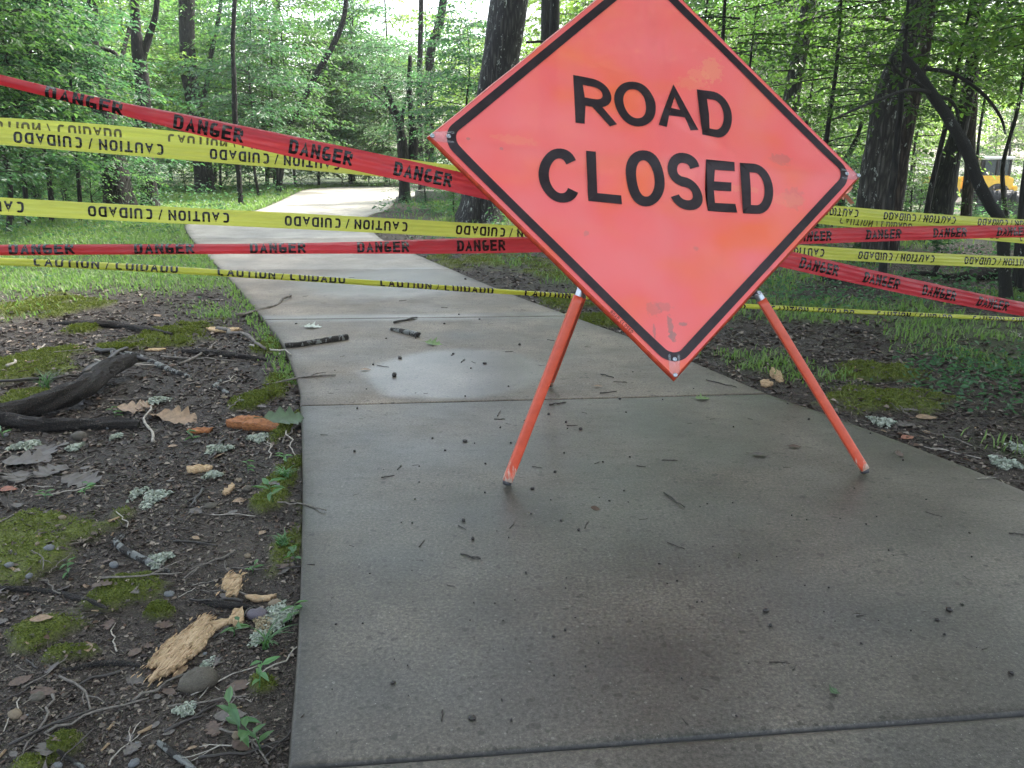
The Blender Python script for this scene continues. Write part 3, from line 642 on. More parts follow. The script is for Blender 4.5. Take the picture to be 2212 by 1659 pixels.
# loose strap end hanging behind the right corner
mb = MB(); c0 = atd(1828, 412, sdepth(1828, 412) + .03)
for pts, w in (([(1838, 402), (1832, 412), (1826, 422), (1818, 430), (1814, 426), (1818, 419), (1828, 424), (1836, 434), (1842, 440)], .020),):
    P = np.array([atd(x, y, sdepth(x, y) + .05 + .012 * math.sin(k)) for k, (x, y) in enumerate(pts)]); P = smooth_rows(P, 6); T_ = norm(np.gradient(P, axis=0)); S_ = norm(np.cross(T_, [.5, .35, .3]))
    V = np.vstack([P - S_ * w / 2, P + S_ * w / 2]); k = len(P); mb.add(local(V, sign), [[s_, s_ + 1, k + s_ + 1, k + s_] for s_ in range(k - 1)])
M['strap'] = simple('peach_strap', (.75, .34, .22), .6, .2, 30); mb.build('strap', M['strap'], sign, smooth=True)

# ------------------------------------------------------------------ barrier tapes
def tape_mat(name, col, tcol, see, gloss=.24):
    t = NT(name); uv = t.n('ShaderNodeTexCoord').outputs['UV']
    st = t.noise(t.n('ShaderNodeMapping', {'Vector': uv, 'Scale': (.55, 60, 1)}).outputs[0], 1.6, 4, .65); w = t.noise(t.n('ShaderNodeMapping', {'Vector': uv, 'Scale': (3, 8, 1)}).outputs[0], 2, 3)
    c0 = np.array(col); t.set('Base Color', t.ramp(st, [(.3, tuple(c0 * .82)), (.7, tuple(np.minimum(c0 * 1.12, 1)))])); t.set('Roughness', gloss); t.set('Specular IOR Level', .55)
    t.bump(t.math('ADD', t.math('MULTIPLY', st, 1.0), t.math('MULTIPLY', w, .8)), .6, .006)
    tl = t.n('ShaderNodeBsdfTranslucent', {'Color': (*tcol, 1)}); tp = t.n('ShaderNodeBsdfTransparent', {'Color': (*tcol, 1)})
    m1 = t.n('ShaderNodeMixShader', {0: .38, 1: t.b.outputs[0], 2: tl.outputs[0]}); m2 = t.n('ShaderNodeMixShader', {0: see, 1: m1.outputs[0], 2: tp.outputs[0]}); t.L(m2.outputs[0], t.out.inputs[0]); return t.m
M['tape_red'] = tape_mat('red_tape_film', (.52, .04, .062), (.85, .09, .10), .24, .3)
M['tape_yellow'] = tape_mat('yellow_tape_film', (.60, .60, .085), (.72, .76, .16), .08, .3)
t = NT('tape_ink'); uv = t.n('ShaderNodeTexCoord').outputs['UV']; st = t.noise(t.n('ShaderNodeMapping', {'Vector': uv, 'Scale': (.55, 60, 1)}).outputs[0], 1.6, 4, .65)
t.set('Base Color', (.012, .010, .010, 1)); t.set('Roughness', .26); t.set('Specular IOR Level', .5); t.bump(st, .35, .006); M['tape_ink'] = t.m
t = NT('tape_ink_back'); t.set('Base Color', (.09, .08, .02, 1)); t.set('Roughness', .3); M['tape_ink_back'] = t.m
TW = .076
def tape(name, label, group, mat, x0, b, c, d0, dd, ctrl, words, th, hl, stroke, cw, gap, inkmat='tape_ink', flip=(1, 1), ends=(-420, 2620), doff=lambda x: 0):
    """x(s)=x0+b s/(1+c s) at word s, depth d0+dd s; ctrl: (x, y); th: (x, curl angle, centre) ; words: (s, text)"""
    cxs, cys = zip(*ctrl); s_of = lambda x: (x - x0) / (b - c * (x - x0)); x_of = lambda s: x0 + b * s / (1 + c * s)
    S0, S1 = s_of(ends[0]), s_of(ends[1]); ss = np.linspace(S0, S1, 420)
    tx, tth, tv = zip(*th)
    def yy(x):
        co = YC
        return co(x)
    # smooth centre line through the control rows
    pf = np.polyfit(cxs, cys, min(4, len(cxs) - 1)); YC = lambda x: np.polyval(pf, x)
    C = np.array([atd(x_of(s), float(YC(x_of(s))), d0 + dd * s + doff(x_of(s))) for s in ss])
    T_ = norm(np.gradient(C, axis=0)); N_ = norm(np.cross(T_, [0, 0, 1.0])); N_ = np.where((N_[:, 1:2] > 0), -N_, N_)       # towards the camera side
    vd = norm(np.array([0, 0, CAM_H]) - C); N_ = norm(N_ * .6 + vd * .4); N_ = norm(N_ - T_ * (N_ * T_).sum(1, keepdims=True)); U_ = np.cross(N_, T_); U_ = np.where(U_[:, 2:3] < 0, -U_, U_)
    al = np.r_[0, np.cumsum(np.linalg.norm(np.diff(C, axis=0), axis=1))]
    rng = np.random.default_rng(int(abs(x0)) + 5); ph = rng.random(4) * 6
    def surf(s, v, off=0.0):
        s = np.asarray(s, float); v = np.asarray(v, float)
        f = lambda A: np.stack([np.interp(s, ss, A[:, k]) for k in range(3)], -1)
        c_, u_, n_ = f(C), norm(f(U_)), norm(f(N_)); x = x_of(s); Th = np.maximum(np.interp(x, tx, tth), .05); v0 = np.interp(x, tx, tv)
        Rr = TW / Th; ph_ = (v - v0) * Th; up = Rr * np.sin(ph_); dp = Rr * (1 - np.cos(ph_))
        up = up - np.interp(x, tx, [0] * len(tx)); wv = .0022 * np.sin(s * 9 + ph[0] + v * 5) + .0014 * np.sin(s * 23 + ph[1] - v * 9)
        cr = .0016 * np.sin(v * 22 + .8 * np.sin(s * 2 + ph[2])) 
        return c_ + u_ * up[..., None] + n_ * (-dp + wv + cr + off * np.cos(np.clip(ph_, -1.5, 1.5)) )[..., None] + u_ * (off * np.sin(ph_))[..., None]
    nu, nv = 420, 25; s_, v_ = np.meshgrid(ss, np.linspace(-.5, .5, nv), indexing='ij'); V = surf(s_, v_); root = C[np.argmin(np.abs(C[:, 0] - 0))].copy(); root[2] -= .04
    i, j = np.meshgrid(np.arange(nu - 1), np.arange(nv - 1), indexing='ij'); q = np.stack([i * nv + j, i * nv + j + 1, (i + 1) * nv + j + 1, (i + 1) * nv + j], -1).reshape(-1, 4)[:, ::-1]
    o = mesh_np(name, V.reshape(-1, 3) - root, [q], M[mat], smooth=True); o.location = root; set_uv(o.data, np.c_[np.interp(s_.ravel(), ss, al), v_.ravel() * TW]); tag(o, label, 'barrier tape', group)
    vs, ts, uvs, nvv, ns = [], [], [], 0, []; rep = np.interp(1, ss, al) - np.interp(0, ss, al)
    for s0, txt in words:
        tot = 0; lay = []
        for ch in txt:
            if ch == ' ': tot += cw * .42; continue
            w = stroke if ch == 'I' else (cw * .62 if ch == '/' else cw); lay.append((tot, ch, w)); tot += w + gap
        tot -= gap
        for x, ch, w in lay:
            Gv, T_ = glyph(ch, w, stroke, 3.2, .085); lx = (x + Gv[:, 0]) * hl; ly = (Gv[:, 1] - .5) * hl
            if flip[0] < 0: lx = tot * hl - lx
            ly = ly * flip[1]; P = surf(s0 + lx / rep, ly / TW, .0011); vs.append(P - root); sa, va = s0 + lx / rep, ly / TW; nq = norm(np.cross(surf(sa + .004, va) - surf(sa - .004, va), surf(sa, va + .01) - surf(sa, va - .01))); ns.append(np.where((nq * ((0, 0, CAM_H) - P)).sum(1, keepdims=True) < 0, -nq, nq)); uvs.append(np.c_[lx + s0 * rep, ly])
            ts.append((T_ if flip[0] * flip[1] > 0 else T_[:, ::-1]) + nvv); nvv += len(Gv)
    V = np.vstack(vs); l = mesh_np('lettering', V, [np.vstack(ts)], M[inkmat], o, smooth=True); set_uv(l.data, np.vstack(uvs)); l.data.normals_split_custom_set_from_vertices(np.vstack(ns).tolist())
    return o
GT = 'barrier tapes strung across the path'; rg = lambda a, b: range(a, b)
tape('danger_tape', 'red danger tape slanting down from the top left corner behind the sign', GT, 'tape_red', 98, 292, .054, 2.416, .13, [(0, 172), (300, 243), (950, 385), (1700, 560), (2212, 667)],
     [(s, 'DANGER') for s in rg(-1, 13)], [(-400, 5.6, .1), (0, 5.2, .06), (150, 4.6, .05), (300, 3.6, .05), (400, 2.7, .05), (560, 1.9, .04), (850, .9, 0), (1100, .5, 0), (2000, .9, 0), (2212, 1.6, .05)], .048, .215, .62, .14)
tape('danger_tape', 'red danger tape running almost level at half height behind the sign', GT, 'tape_red', 540, 240.8, .038, 3.15, .115, [(0, 541), (400, 539), (737, 536), (1075, 531), (1740, 511), (2212, 500)],
     [(s, 'DANGER') for s in rg(-4, 11)], [(-400, 4.2, -.12), (0, 3.9, -.10), (500, 3.9, -.08), (760, 3.2, -.06), (1000, 2.0, -.03), (1300, 1.2, 0), (1800, 1.0, 0), (2212, 2.0, .0)], .048, .215, .62, .14)
CW = dict(hl=.047, stroke=.21, cw=.71, gap=.19)
tape('caution_tape', 'yellow tape with upside down print, upper front strand left of the sign', GT, 'tape_yellow', 38, 455, .076, 3.45, .245, [(0, 293), (500, 336), (1000, 381), (1800, 457), (2212, 484)],
     [(s - .02, 'CAUTION / CUIDADO') for s in rg(-2, 9)], [(-400, .6, 0), (800, .4, 0), (1700, 1.0, 0), (2212, 2.4, 0)], flip=(-1, -1), **CW)
tape('caution_tape', 'yellow tape strand with faint mirrored print close behind another yellow tape', GT, 'tape_yellow', -60, 455, .076, 3.46, .245, [(0, 273), (550, 321), (1000, 374), (1800, 478), (2048, 492), (2212, 517)],
     [(s, 'CAUTION / CUIDADO') for s in rg(-2, 9)], [(-400, .6, 0), (800, .4, 0), (2212, .9, 0)], inkmat='tape_ink_back', flip=(1, -1), doff=lambda x: .045, **CW)
tape('caution_tape', 'yellow tape with upside down print just above the level red tape', GT, 'tape_yellow', 190, 456.7, .0745, 3.57, .266, [(0, 445), (400, 466), (737, 483), (1075, 501), (1724, 543), (2212, 567)],
     [(s, 'CAUTION / CUIDADO') for s in rg(-2, 9)], [(-400, 1.2, 0), (400, .8, 0), (1200, .5, 0), (2212, .7, 0)], flip=(-1, -1), **CW)
tape('caution_tape', 'lowest yellow tape, rolled into a thin cord', GT, 'tape_yellow', 72, 424, .066, 3.55, .235, [(0, 565), (400, 586), (737, 606), (1240, 641), (1610, 661), (2212, 691)],
     [(s, 'CAUTION / CUIDADO') for s in rg(-2, 10)], [(-400, 4.4, -.12), (0, 4.4, -.12), (500, 4.7, -.13), (800, 5.4, -.13), (1100, 5.9, -.05), (1300, 5.9, .0), (1650, 5.6, .14), (2212, 5.6, .16)], **CW)
#@@NEXT@@
# ------------------------------------------------------------------ foliage generators
def leaves_mesh(P, D, Nn, L, Wd, fold=.25, bend=.15):
    """many folded leaf blades, six corners each"""
    D = norm(D); S = norm(np.cross(D, Nn)); Nn = np.cross(S, D); n = len(P); L = np.broadcast_to(L, (n,))[:, None]; Wd = np.broadcast_to(Wd, (n,))[:, None]
    up = Nn * Wd * fold
    a = P; b1 = P + D * L * .33 + S * Wd * .5 + up; b2 = P + D * L * .72 + S * Wd * .34 + up * .7 - Nn * L * bend * .4; tip = P + D * L - Nn * L * bend
    c1 = P + D * L * .33 - S * Wd * .5 + up; c2 = P + D * L * .72 - S * Wd * .34 + up * .7 - Nn * L * bend * .4
    V = np.stack([a, b1, b2, tip, c2, c1], 1).reshape(-1, 3); k = np.arange(n)[:, None] * 6
    q = np.vstack([k + [0, 1, 2, 3], k + [0, 3, 4, 5]]); return V, q
def crown_data(seed, z0, z1, Rm, nb, leaf, twig_gap=.15, tilt=(.0, .45), droop=.25, prof=None, lean=0.0, wmul=.55, ljit=.38, dens=.6, clump=0.0):
    rng = np.random.default_rng(seed); wood = MB(); PP, DD, NN, LL = [], [], [], []
    for k in range(nb):
        f = rng.random(); h = z0 + (z1 - z0) * f; az = rng.random() * 2 * math.pi
        pr = prof(f) if prof else math.sqrt(max(1 - (2 * f - .85) ** 2 * .8, .1)); Lb = Rm * pr * (.45 + .6 * rng.random()); ti = tilt[0] + (tilt[1] - tilt[0]) * rng.random()
        t = np.linspace(0, 1, 8); wob = rng.normal(0, .06, (8, 3)).cumsum(0) * Lb * .35
        dirv = np.array([math.cos(az), math.sin(az), 0]); B = dirv[None] * (t * Lb)[:, None]; B[:, 2] = h + ti * Lb * t - droop * Lb * t ** 2; B += wob * t[:, None]
        wood.tube(B, np.linspace(.005 + .0035 * Lb, .0025, 8), 5, cap=False)
        nt_ = max(3, int(Lb * .92 / twig_gap)); tt = np.linspace(.12, 1, nt_)
        for m, s in enumerate(tt):
            p = np.array([np.interp(s, t, B[:, c]) for c in range(3)]); side = 1 if m % 2 else -1; a2 = az + side * R(38 + 30 * rng.random()); Lt = (.24 + .25 * Lb * (1 - .55 * s)) * (.6 + .7 * rng.random())
            if s > .97: a2 = az; 
            zt = rng.normal(-.08, .16); d2 = np.array([math.cos(a2), math.sin(a2), zt]); nl = max(3, int(Lt / (leaf * dens))); u = (np.arange(nl) + .6) / nl
            q = p + d2[None] * (u * Lt)[:, None]; q[:, 2] -= .15 * Lt * u ** 2; q += rng.normal(0, leaf * .22, q.shape)
            if Lt > .45 and m % 2 == 0: wood.tube([p, p + d2 * Lt * .5, p + d2 * Lt * .95 - [0, 0, .12 * Lt]], [.003, .002, .0015], 3, cap=False)
            sd = np.where(np.arange(nl) % 2, 1, -1); a3 = a2 + sd * R(48) + rng.normal(0, .4, nl); a3[-1] = a2
            PP.append(q); DD.append(np.stack([np.cos(a3), np.sin(a3), rng.normal(-.28, .25, nl)], -1)); NN.append(np.array([0, 0, 1.0]) + rng.normal(0, ljit, (nl, 3))); LL.append(leaf * (.6 + .7 * rng.random(nl)))
    P, D, Nn, L = np.vstack(PP), np.vstack(DD), np.vstack(NN), np.concatenate(LL)
    V, q = leaves_mesh(P, D, Nn, L, L * wmul * (.85 + .3 * rng.random(len(L))), .18, .18); return V, q, wood
def proto(name, mat, wmat, **kw):
    V, q, wood = crown_data(**kw); return mesh_np(name, V, [q], M[mat], link=False), wood.mesh('branches', M[wmat], True)
CR = {}
for i in range(3): CR['under%d' % i] = proto('crown', ['leaf_mid', 'leaf_cool', 'leaf_mid'][i], 'bark_dark', seed=100 + i, z0=.9, z1=5.6, Rm=2.5, nb=62, leaf=.10, dens=.45)
for i in range(2): CR['light%d' % i] = proto('crown', 'leaf_light', 'bark_dark', seed=120 + i, z0=.8, z1=4.6, Rm=2.1, nb=52, leaf=.095, dens=.45)
for i in range(2): CR['fine%d' % i] = proto('crown', 'leaf_fine', 'bark_grey', seed=140 + i, z0=.15, z1=3.6, Rm=1.8, nb=72, leaf=.062, tilt=(.2, .9), wmul=.42, twig_gap=.11, dens=.75)
for i in range(2): CR['shrub%d' % i] = proto('crown', ['leaf_cool', 'leaf_mid'][i], 'bark_dark', seed=160 + i, z0=.1, z1=1.8, Rm=1.3, nb=40, leaf=.075, tilt=(.2, .8), twig_gap=.12)
for i in range(2): CR['tall%d' % i] = proto('crown', ['leaf_mid', 'leaf_light'][i], 'bark_dark', seed=180 + i, z0=.6, z1=11, Rm=3.6, nb=96, leaf=.18, twig_gap=.25, dens=.5)
for i in range(2): CR['canopy%d' % i] = proto('crown', 'leaf_mid', 'bark_dark', seed=200 + i, z0=0, z1=6.0, Rm=4.2, nb=105, leaf=.24, twig_gap=.28, dens=.55)
for i in range(2): CR['sparse%d' % i] = proto('crown', ['leaf_mid', 'leaf_light'][i], 'bark_dark', seed=210 + i, z0=0, z1=6.0, Rm=3.6, nb=26, leaf=.22, twig_gap=.34, dens=.7)
CR['layer'] = proto('crown', 'leaf_dark', 'bark_dark', seed=220, z0=1.2, z1=4.6, Rm=2.7, nb=44, leaf=.085, tilt=(-.05, .2), droop=.12, ljit=.22)
CR['layerfine'] = proto('crown', 'leaf_cool', 'bark_dark', seed=221, z0=.7, z1=2.6, Rm=1.7, nb=46, leaf=.055, tilt=(-.1, .15), droop=.1, ljit=.18, twig_gap=.1, wmul=.45)

def trunk_mb(P, rad, n=12, sub=7, knob=.10, flare=0.0, seed=0, rough=.1):
    rng = np.random.default_rng(seed); P = smooth_rows(np.asarray(P, float), sub); k = len(P); s = np.linspace(0, 1, k); r = np.interp(s, np.linspace(0, 1, len(rad)), rad)
    V, q, t3 = tube(P, r, n); V0 = V[:k * n].reshape(k, n, 3); th = np.linspace(0, 2 * math.pi, n, endpoint=False)
    zz = P[:, 2] - P[0, 2]; al = np.r_[0, np.cumsum(np.linalg.norm(np.diff(P, axis=0), axis=1))] / max(r[0], .01); cth, sth = np.cos(th)[None] + 9, np.sin(th)[None] + 9
    nz = 1 + rough * (vnoise(cth * 2.4 + 7 * seed + al[:, None] * .11, sth * 2.4 + al[:, None] * .35 + seed, seed) - .5) * 2 + knob * (vnoise(cth * .9 + al[:, None] * .12, sth * .9 + al[:, None] * .05, seed + 3) - .5)
    if rough > .15: nz = nz + rough * .8 * (vnoise(cth * 6 + al[:, None] * .2, sth * 6 + al[:, None] * .9, seed + 8) - .5)
    nz = nz + (flare * np.exp(-zz / (.9 * r[0] + .05)))[:, None] * (1 + .7 * np.cos(th * 4 + seed)[None] + .4 * np.cos(th * 7 + 2 * seed)[None])
    V0 = P[:, None] + (V0 - P[:, None]) * nz[..., None]; V[:k * n] = V0.reshape(-1, 3); return V, q, t3
ROOTS = []
def px_tree(name, label, base, pts, wpx, Y=None, bark='bark_dark', crown=None, flare=.35, group=None, cat='tree', ext=9.0, cscale=1.0, seed=1, extra=None, ccol=None, lean_fade=.55, n=12, cz=None):
    """a tree whose trunk follows picture points at distance Y (from its base on the soil when not given)"""
    b = gp(*base) if Y is None else None
    if b is not None: Y = b[1]
    else: b = at(base[0], base[1], Y); b[2] = min(b[2], gz1(b[0], b[1]))
    P = [b - [0, 0, .12]] + [at(x, y, Y) for x, y in pts]; k = px_per_m(Y); rad = [w / 2 / k for w in wpx]
    d = norm(P[-1] - P[-2]); rr = rad[-1]
    if ext:
        for i in range(4): d = norm(d * lean_fade + np.array([0, 0, 1]) * (1 - lean_fade)); P.append(P[-1] + d * ext / 4); rad.append(rr * (1 - .2 * (i + 1)))
    root = empty(name, b); P = np.array(P) - b; mb = MB(); mb.add(*trunk_mb(P, np.interp(np.linspace(0, 1, len(rad)), np.linspace(0, 1, len(rad)), rad), n=n, flare=flare, seed=seed)); mb.build('trunk', M[bark], root, smooth=True)
    for (kind, pts2, w2) in (extra or []):
        Q = np.array([at(x, y, Y + dy) for x, y, dy in pts2]) - b; mb = MB(); mb.add(*trunk_mb(Q, [w / 2 / k for w in w2], n=8, seed=seed + 5, flare=0)); mb.build(kind, M[bark], root, smooth=True)
    if crown:
        m1, m2 = CR[crown]; o = link_mesh('crown', m1, root); o.location = P[-1] - [0, 0, (cz if cz is not None else 2.5) * cscale]; o.scale = (cscale,) * 3; o.rotation_euler = (0, 0, seed * 1.7)
        o2 = link_mesh('branches', m2, root); o2.location = o.location; o2.scale = o.scale; o2.rotation_euler = o.rotation_euler
    tag(root, label, cat, group); ROOTS.append(root); return root
def stock_tree(name, label, cat, kind, x, y, s=1.0, rz=0.0, trunk=None, group=None, bark='bark_dark', zs=1.0, tr=.05, seed=0, lift=0.0):
    s0 = path_sd(x, y)[0]
    while s0 < .7: f = (y + 1) / y; x *= f; y *= f; s *= f ** .8; s0 = path_sd(x, y)[0]
    z = gz1(x, y); root = empty(name, (x, y, z), rz); m1, m2 = CR[kind]
    for nm, m_ in (('crown', m1), ('branches', m2)):
        o = link_mesh(nm, m_, root); o.scale = (s, s, s * zs)
        if trunk and kind.startswith('canopy'): o.location = (0, 0, trunk)
        elif lift: o.location = (0, 0, lift)
    hgt = trunk or (max(v.co.z for v in m2.vertices) * s * zs if False else {'under': 5.4, 'light': 4.6, 'fine': 2.6, 'shru': 1.3, 'tall': 10.8, 'cano': 10, 'laye': 4.2}[kind[:5] if kind[:5] in ('under', 'light') else kind[:4]] * s * zs)
    key = ('trunk', kind, bark, round(hgt, 0), round(tr, 3), seed % 3)
    if key not in CR:
        mb = MB(); rng = np.random.default_rng(seed + 3); P = np.c_[rng.normal(0, .03 * hgt, 6).cumsum() * .5, rng.normal(0, .03 * hgt, 6).cumsum() * .5, np.linspace(-.1, hgt + (3 if trunk else 0), 6)]; P[:, :2] -= P[0, :2]
        mb.add(*trunk_mb(P, [tr, tr * .85, tr * .7, tr * .55, tr * .35, tr * .12], n=9, flare=.3, seed=seed % 7)); CR[key] = mb.mesh('trunk', M[bark], True)
    link_mesh('trunk', CR[key], root); tag(root, label, cat, group); ROOTS.append(root); return root

# ---- trees one can pick out in the view
GB = 'trees of the wood'
px_tree('tree', 'stout dark tree with a bend above the upper tapes, left of the path', (444, 416), [(436, 330), (424, 250), (410, 160), (405, 80), (403, 0), (402, -60)], [40, 36, 33, 32, 31, 31, 31, 30], bark='bark_dark', crown='sparse0', seed=2,
        extra=[('limb', [(425, 240, 0), (445, 190, .1), (458, 110, .2), (475, 20, .3), (480, -60, .3)], [12, 10, 9, 8, 6])])
px_tree('tree', 'dark forked tree whose two limbs part above the slanting red tape', (312, 350), [(310, 280), (308, 200), (300, 120), (294, 60), (290, 0), (287, -60)], [34, 32, 30, 28, 20, 18, 18], Y=19, crown='canopy1', seed=3,
        extra=[('limb', [(306, 130, 0), (322, 80, .1), (336, 30, .1), (343, -50, .1)], [16, 14, 12, 10]), ('limb', [(262, 132, 0), (272, 90, .2), (285, 40, .4), (292, -40, .5)], [9, 8, 7, 6])])
px_tree('tree', 'broad dark leaning tree behind leafy sprays, left of the forked tree', (245, 330), [(228, 260), (212, 190), (202, 140), (196, 80), (200, 0), (206, -60)], [56, 46, 40, 34, 28, 22, 20], Y=17, crown='canopy0', seed=4,
        extra=[('limb', [(262, 140, 0), (248, 115, .1), (222, 105, .1), (205, 100, 0)], [8, 8, 8, 7])])
px_tree('tree', 'dark slim tree near the left edge, behind the start of the red tape', (58, 310), [(56, 240), (52, 170), (44, 110), (38, 60), (36, -40)], [18, 17, 15, 13, 12, 10], Y=18, crown='canopy1', seed=5, extra=[('limb', [(58, 150, 0), (68, 90, .1), (72, 40, .1), (74, -40, .1)], [9, 8, 7, 5]), ('limb', [(54, 256, 0), (34, 220, -.4), (10, 190, -.7), (-30, 165, -1)], [8, 7, 6, 4])])
px_tree('tree', 'pole thin dark tree between the bent tree and the pale slim tree', (512, 350), [(508, 260), (506, 180), (503, 100), (507, 0), (508, -60)], [11, 11, 10, 9, 8, 8], Y=20, crown='under0', cscale=1.2, seed=6)
px_tree('tree', 'slim pale barked tree beside the grass verge left of the path', (586, 384), [(585, 300), (588, 220), (593, 140), (595, 60), (596, -60)], [15, 15, 14, 12, 11, 9], bark='bark_grey', crown='under2', cscale=1.2, seed=7)
px_tree('tree', 'long thin dark tree leaning far to the right in a curve', (600, 380), [(617, 295), (640, 245), (668, 190), (690, 150), (713, 110), (732, 70), (743, 35), (748, -10), (748, -70)], [10, 10, 11, 11, 12, 12, 11, 10, 9, 8], Y=27, ext=6, crown='light0', cscale=.9, seed=8, lean_fade=.3)
px_tree('oak_tree', 'big oak with black furrowed lichen flecked bark and flared foot, left of the sign', (1036, 478), [(1042, 420), (1054, 300), (1070, 190), (1086, 90), (1097, 20), (1104, -60)], [74, 74, 72, 73, 73, 73, 72, 70], bark='bark_oak', crown='sparse0', cscale=1.2, seed=9, flare=.55, n=28)
px_tree('tree', 'slim black tree rising behind the upper left edge of the sign', (1190, 330), [(1193, 200), (1196, 100), (1199, 0), (1200, -60)], [22, 21, 20, 19, 18], Y=16, crown='sparse1', seed=10, extra=[('limb', [(1192, 90, 0), (1160, 90, -.1), (1136, 92, -.1)], [6, 5, 4])])
px_tree('tree', 'far dark tree against a bright gap, leaning a little right', (926, 300), [(928, 160), (936, 90), (952, 40), (962, -60)], [20, 18, 18, 17, 15], Y=30, crown='sparse0', ext=17, seed=11)
px_tree('tree', 'far slim straight dark tree standing just left of a bright gap', (906, 300), [(906, 200), (908, 100), (910, -60)], [12, 12, 11, 10], Y=28, crown='sparse1', ext=17, seed=12)
px_tree('tree', 'low clump of dark stems fanning up left beyond the kerb', (872, 352), [(870, 320), (866, 290), (858, 250), (842, 210), (828, 180)], [24, 22, 18, 14, 10, 6], Y=21, ext=0, crown='layerfine', cscale=.8, cz=1.1, seed=13,
        extra=[('limb', [(890, 350, .2), (893, 300, .2), (889, 250, .2), (884, 190, .3), (886, 120, .4)], [22, 19, 15, 12, 8]), ('limb', [(866, 300, 0), (850, 250, .3), (835, 225, .5), (805, 200, .8)], [10, 9, 7, 4]), ('limb', [(868, 280, 0), (872, 235, .2), (884, 200, .2), (890, 175, .2)], [8, 7, 6, 4])])
px_tree('tree', 'large rough grey barked tree leaning right, just right of the sign corner', (1888, 578), [(1886, 500), (1884, 436), (1902, 330), (1916, 250), (1930, 180), (1950, 120), (1972, 50), (1990, -30), (1996, -80)], [42, 44, 62, 64, 62, 58, 48, 42, 36, 34, 30], Y=9.2, bark='bark_grey', crown='canopy0', seed=14, n=22, flare=.2)
px_tree('tree', 'reddish brown tree leaning right close beside the large grey barked tree', (1926, 560), [(1930, 470), (1940, 400), (1952, 320), (1968, 240), (1984, 165), (2000, 90), (2012, 0), (2016, -70)], [30, 30, 29, 28, 27, 25, 22, 19, 17], Y=9.6, bark='bark_red', crown='sparse1', seed=15,
        extra=[('limb', [(1915, 470, .15), (1930, 330, .15), (1945, 250, .2), (1962, 190, .2), (1972, 130, .2)], [17, 16, 14, 12, 8])])
px_tree('tree', 'thin dark tree leaning diagonally left across the right edge woods', (2196, 566), [(2165, 500), (2137, 440), (2112, 390), (2090, 330), (2066, 285), (2038, 240), (2014, 205), (1984, 160), (1950, 115)], [26, 25, 24, 24, 24, 23, 22, 20, 16, 10], Y=6.6, bark='bark_smooth', ext=0, crown=None, seed=16,
        extra=[('limb', [(2010, 200, 0), (1985, 195, -.2), (1950, 197, -.4), (1900, 215, -.6), (1850, 235, -.8), (1800, 258, -1)], [9, 8, 7, 6, 5, 3]), ('limb', [(2012, 202, 0), (1980, 178, -.1), (1942, 158, -.2), (1926, 128, -.3), (1940, 108, -.3)], [8, 7, 6, 5, 4]),
               ('limb', [(2020, 210, 0), (2050, 215, .1), (2068, 240, .2), (2072, 280, .3)], [8, 7, 6, 4]), ('limb', [(2000, 148, 0), (2060, 160, .1), (2120, 200, .2), (2160, 250, .3), (2172, 290, .3)], [8, 8, 7, 6, 4])])
px_tree('tree', 'stout black tree in deep shade right of the reddish tree', (2035, 418), [(2050, 360), (2064, 310), (2080, 250), (2094, 180), (2104, 90), (2110, -50)], [48, 40, 34, 28, 24, 22, 20], Y=12.5, crown='canopy1', seed=17)
px_tree('tree', 'slim mossy brown tree between two dark leaning trees at right', (2096, 430), [(2094, 370), (2096, 310), (2100, 240), (2104, 150), (2106, -50)], [22, 21, 20, 19, 17, 15], Y=13, bark='bark_red', crown='under0', cscale=1.3, seed=18)
px_tree('tree', 'black tree at the right picture edge beside the lowest tapes', (2212, 640), [(2214, 560), (2222, 460), (2236, 330), (2250, 150), (2260, -50)], [44, 42, 40, 38, 36, 34], Y=7.2, crown='canopy0', seed=19)
px_tree('tree', 'mottled pale grey tree among leaves above the right edge of the sign', (1690, 470), [(1702, 300), (1712, 200), (1728, 110), (1742, 40), (1756, -60)], [38, 34, 32, 31, 30, 29], Y=14, bark='bark_grey', crown='canopy1', seed=20, extra=[('limb', [(1960, 55, 0), (1930, 45, -.2), (1890, 37, -.4), (1820, 36, -.6), (1730, 40, -.8)], [7, 9, 8, 6, 4])])
px_tree('tree', 'short dark stem seen just beside the right corner of the sign', (1820, 420), [(1826, 360), (1836, 330), (1850, 300), (1862, 262)], [14, 13, 12, 10, 7], Y=15, ext=0, crown='layer', cscale=.6, cz=1.8, seed=21)

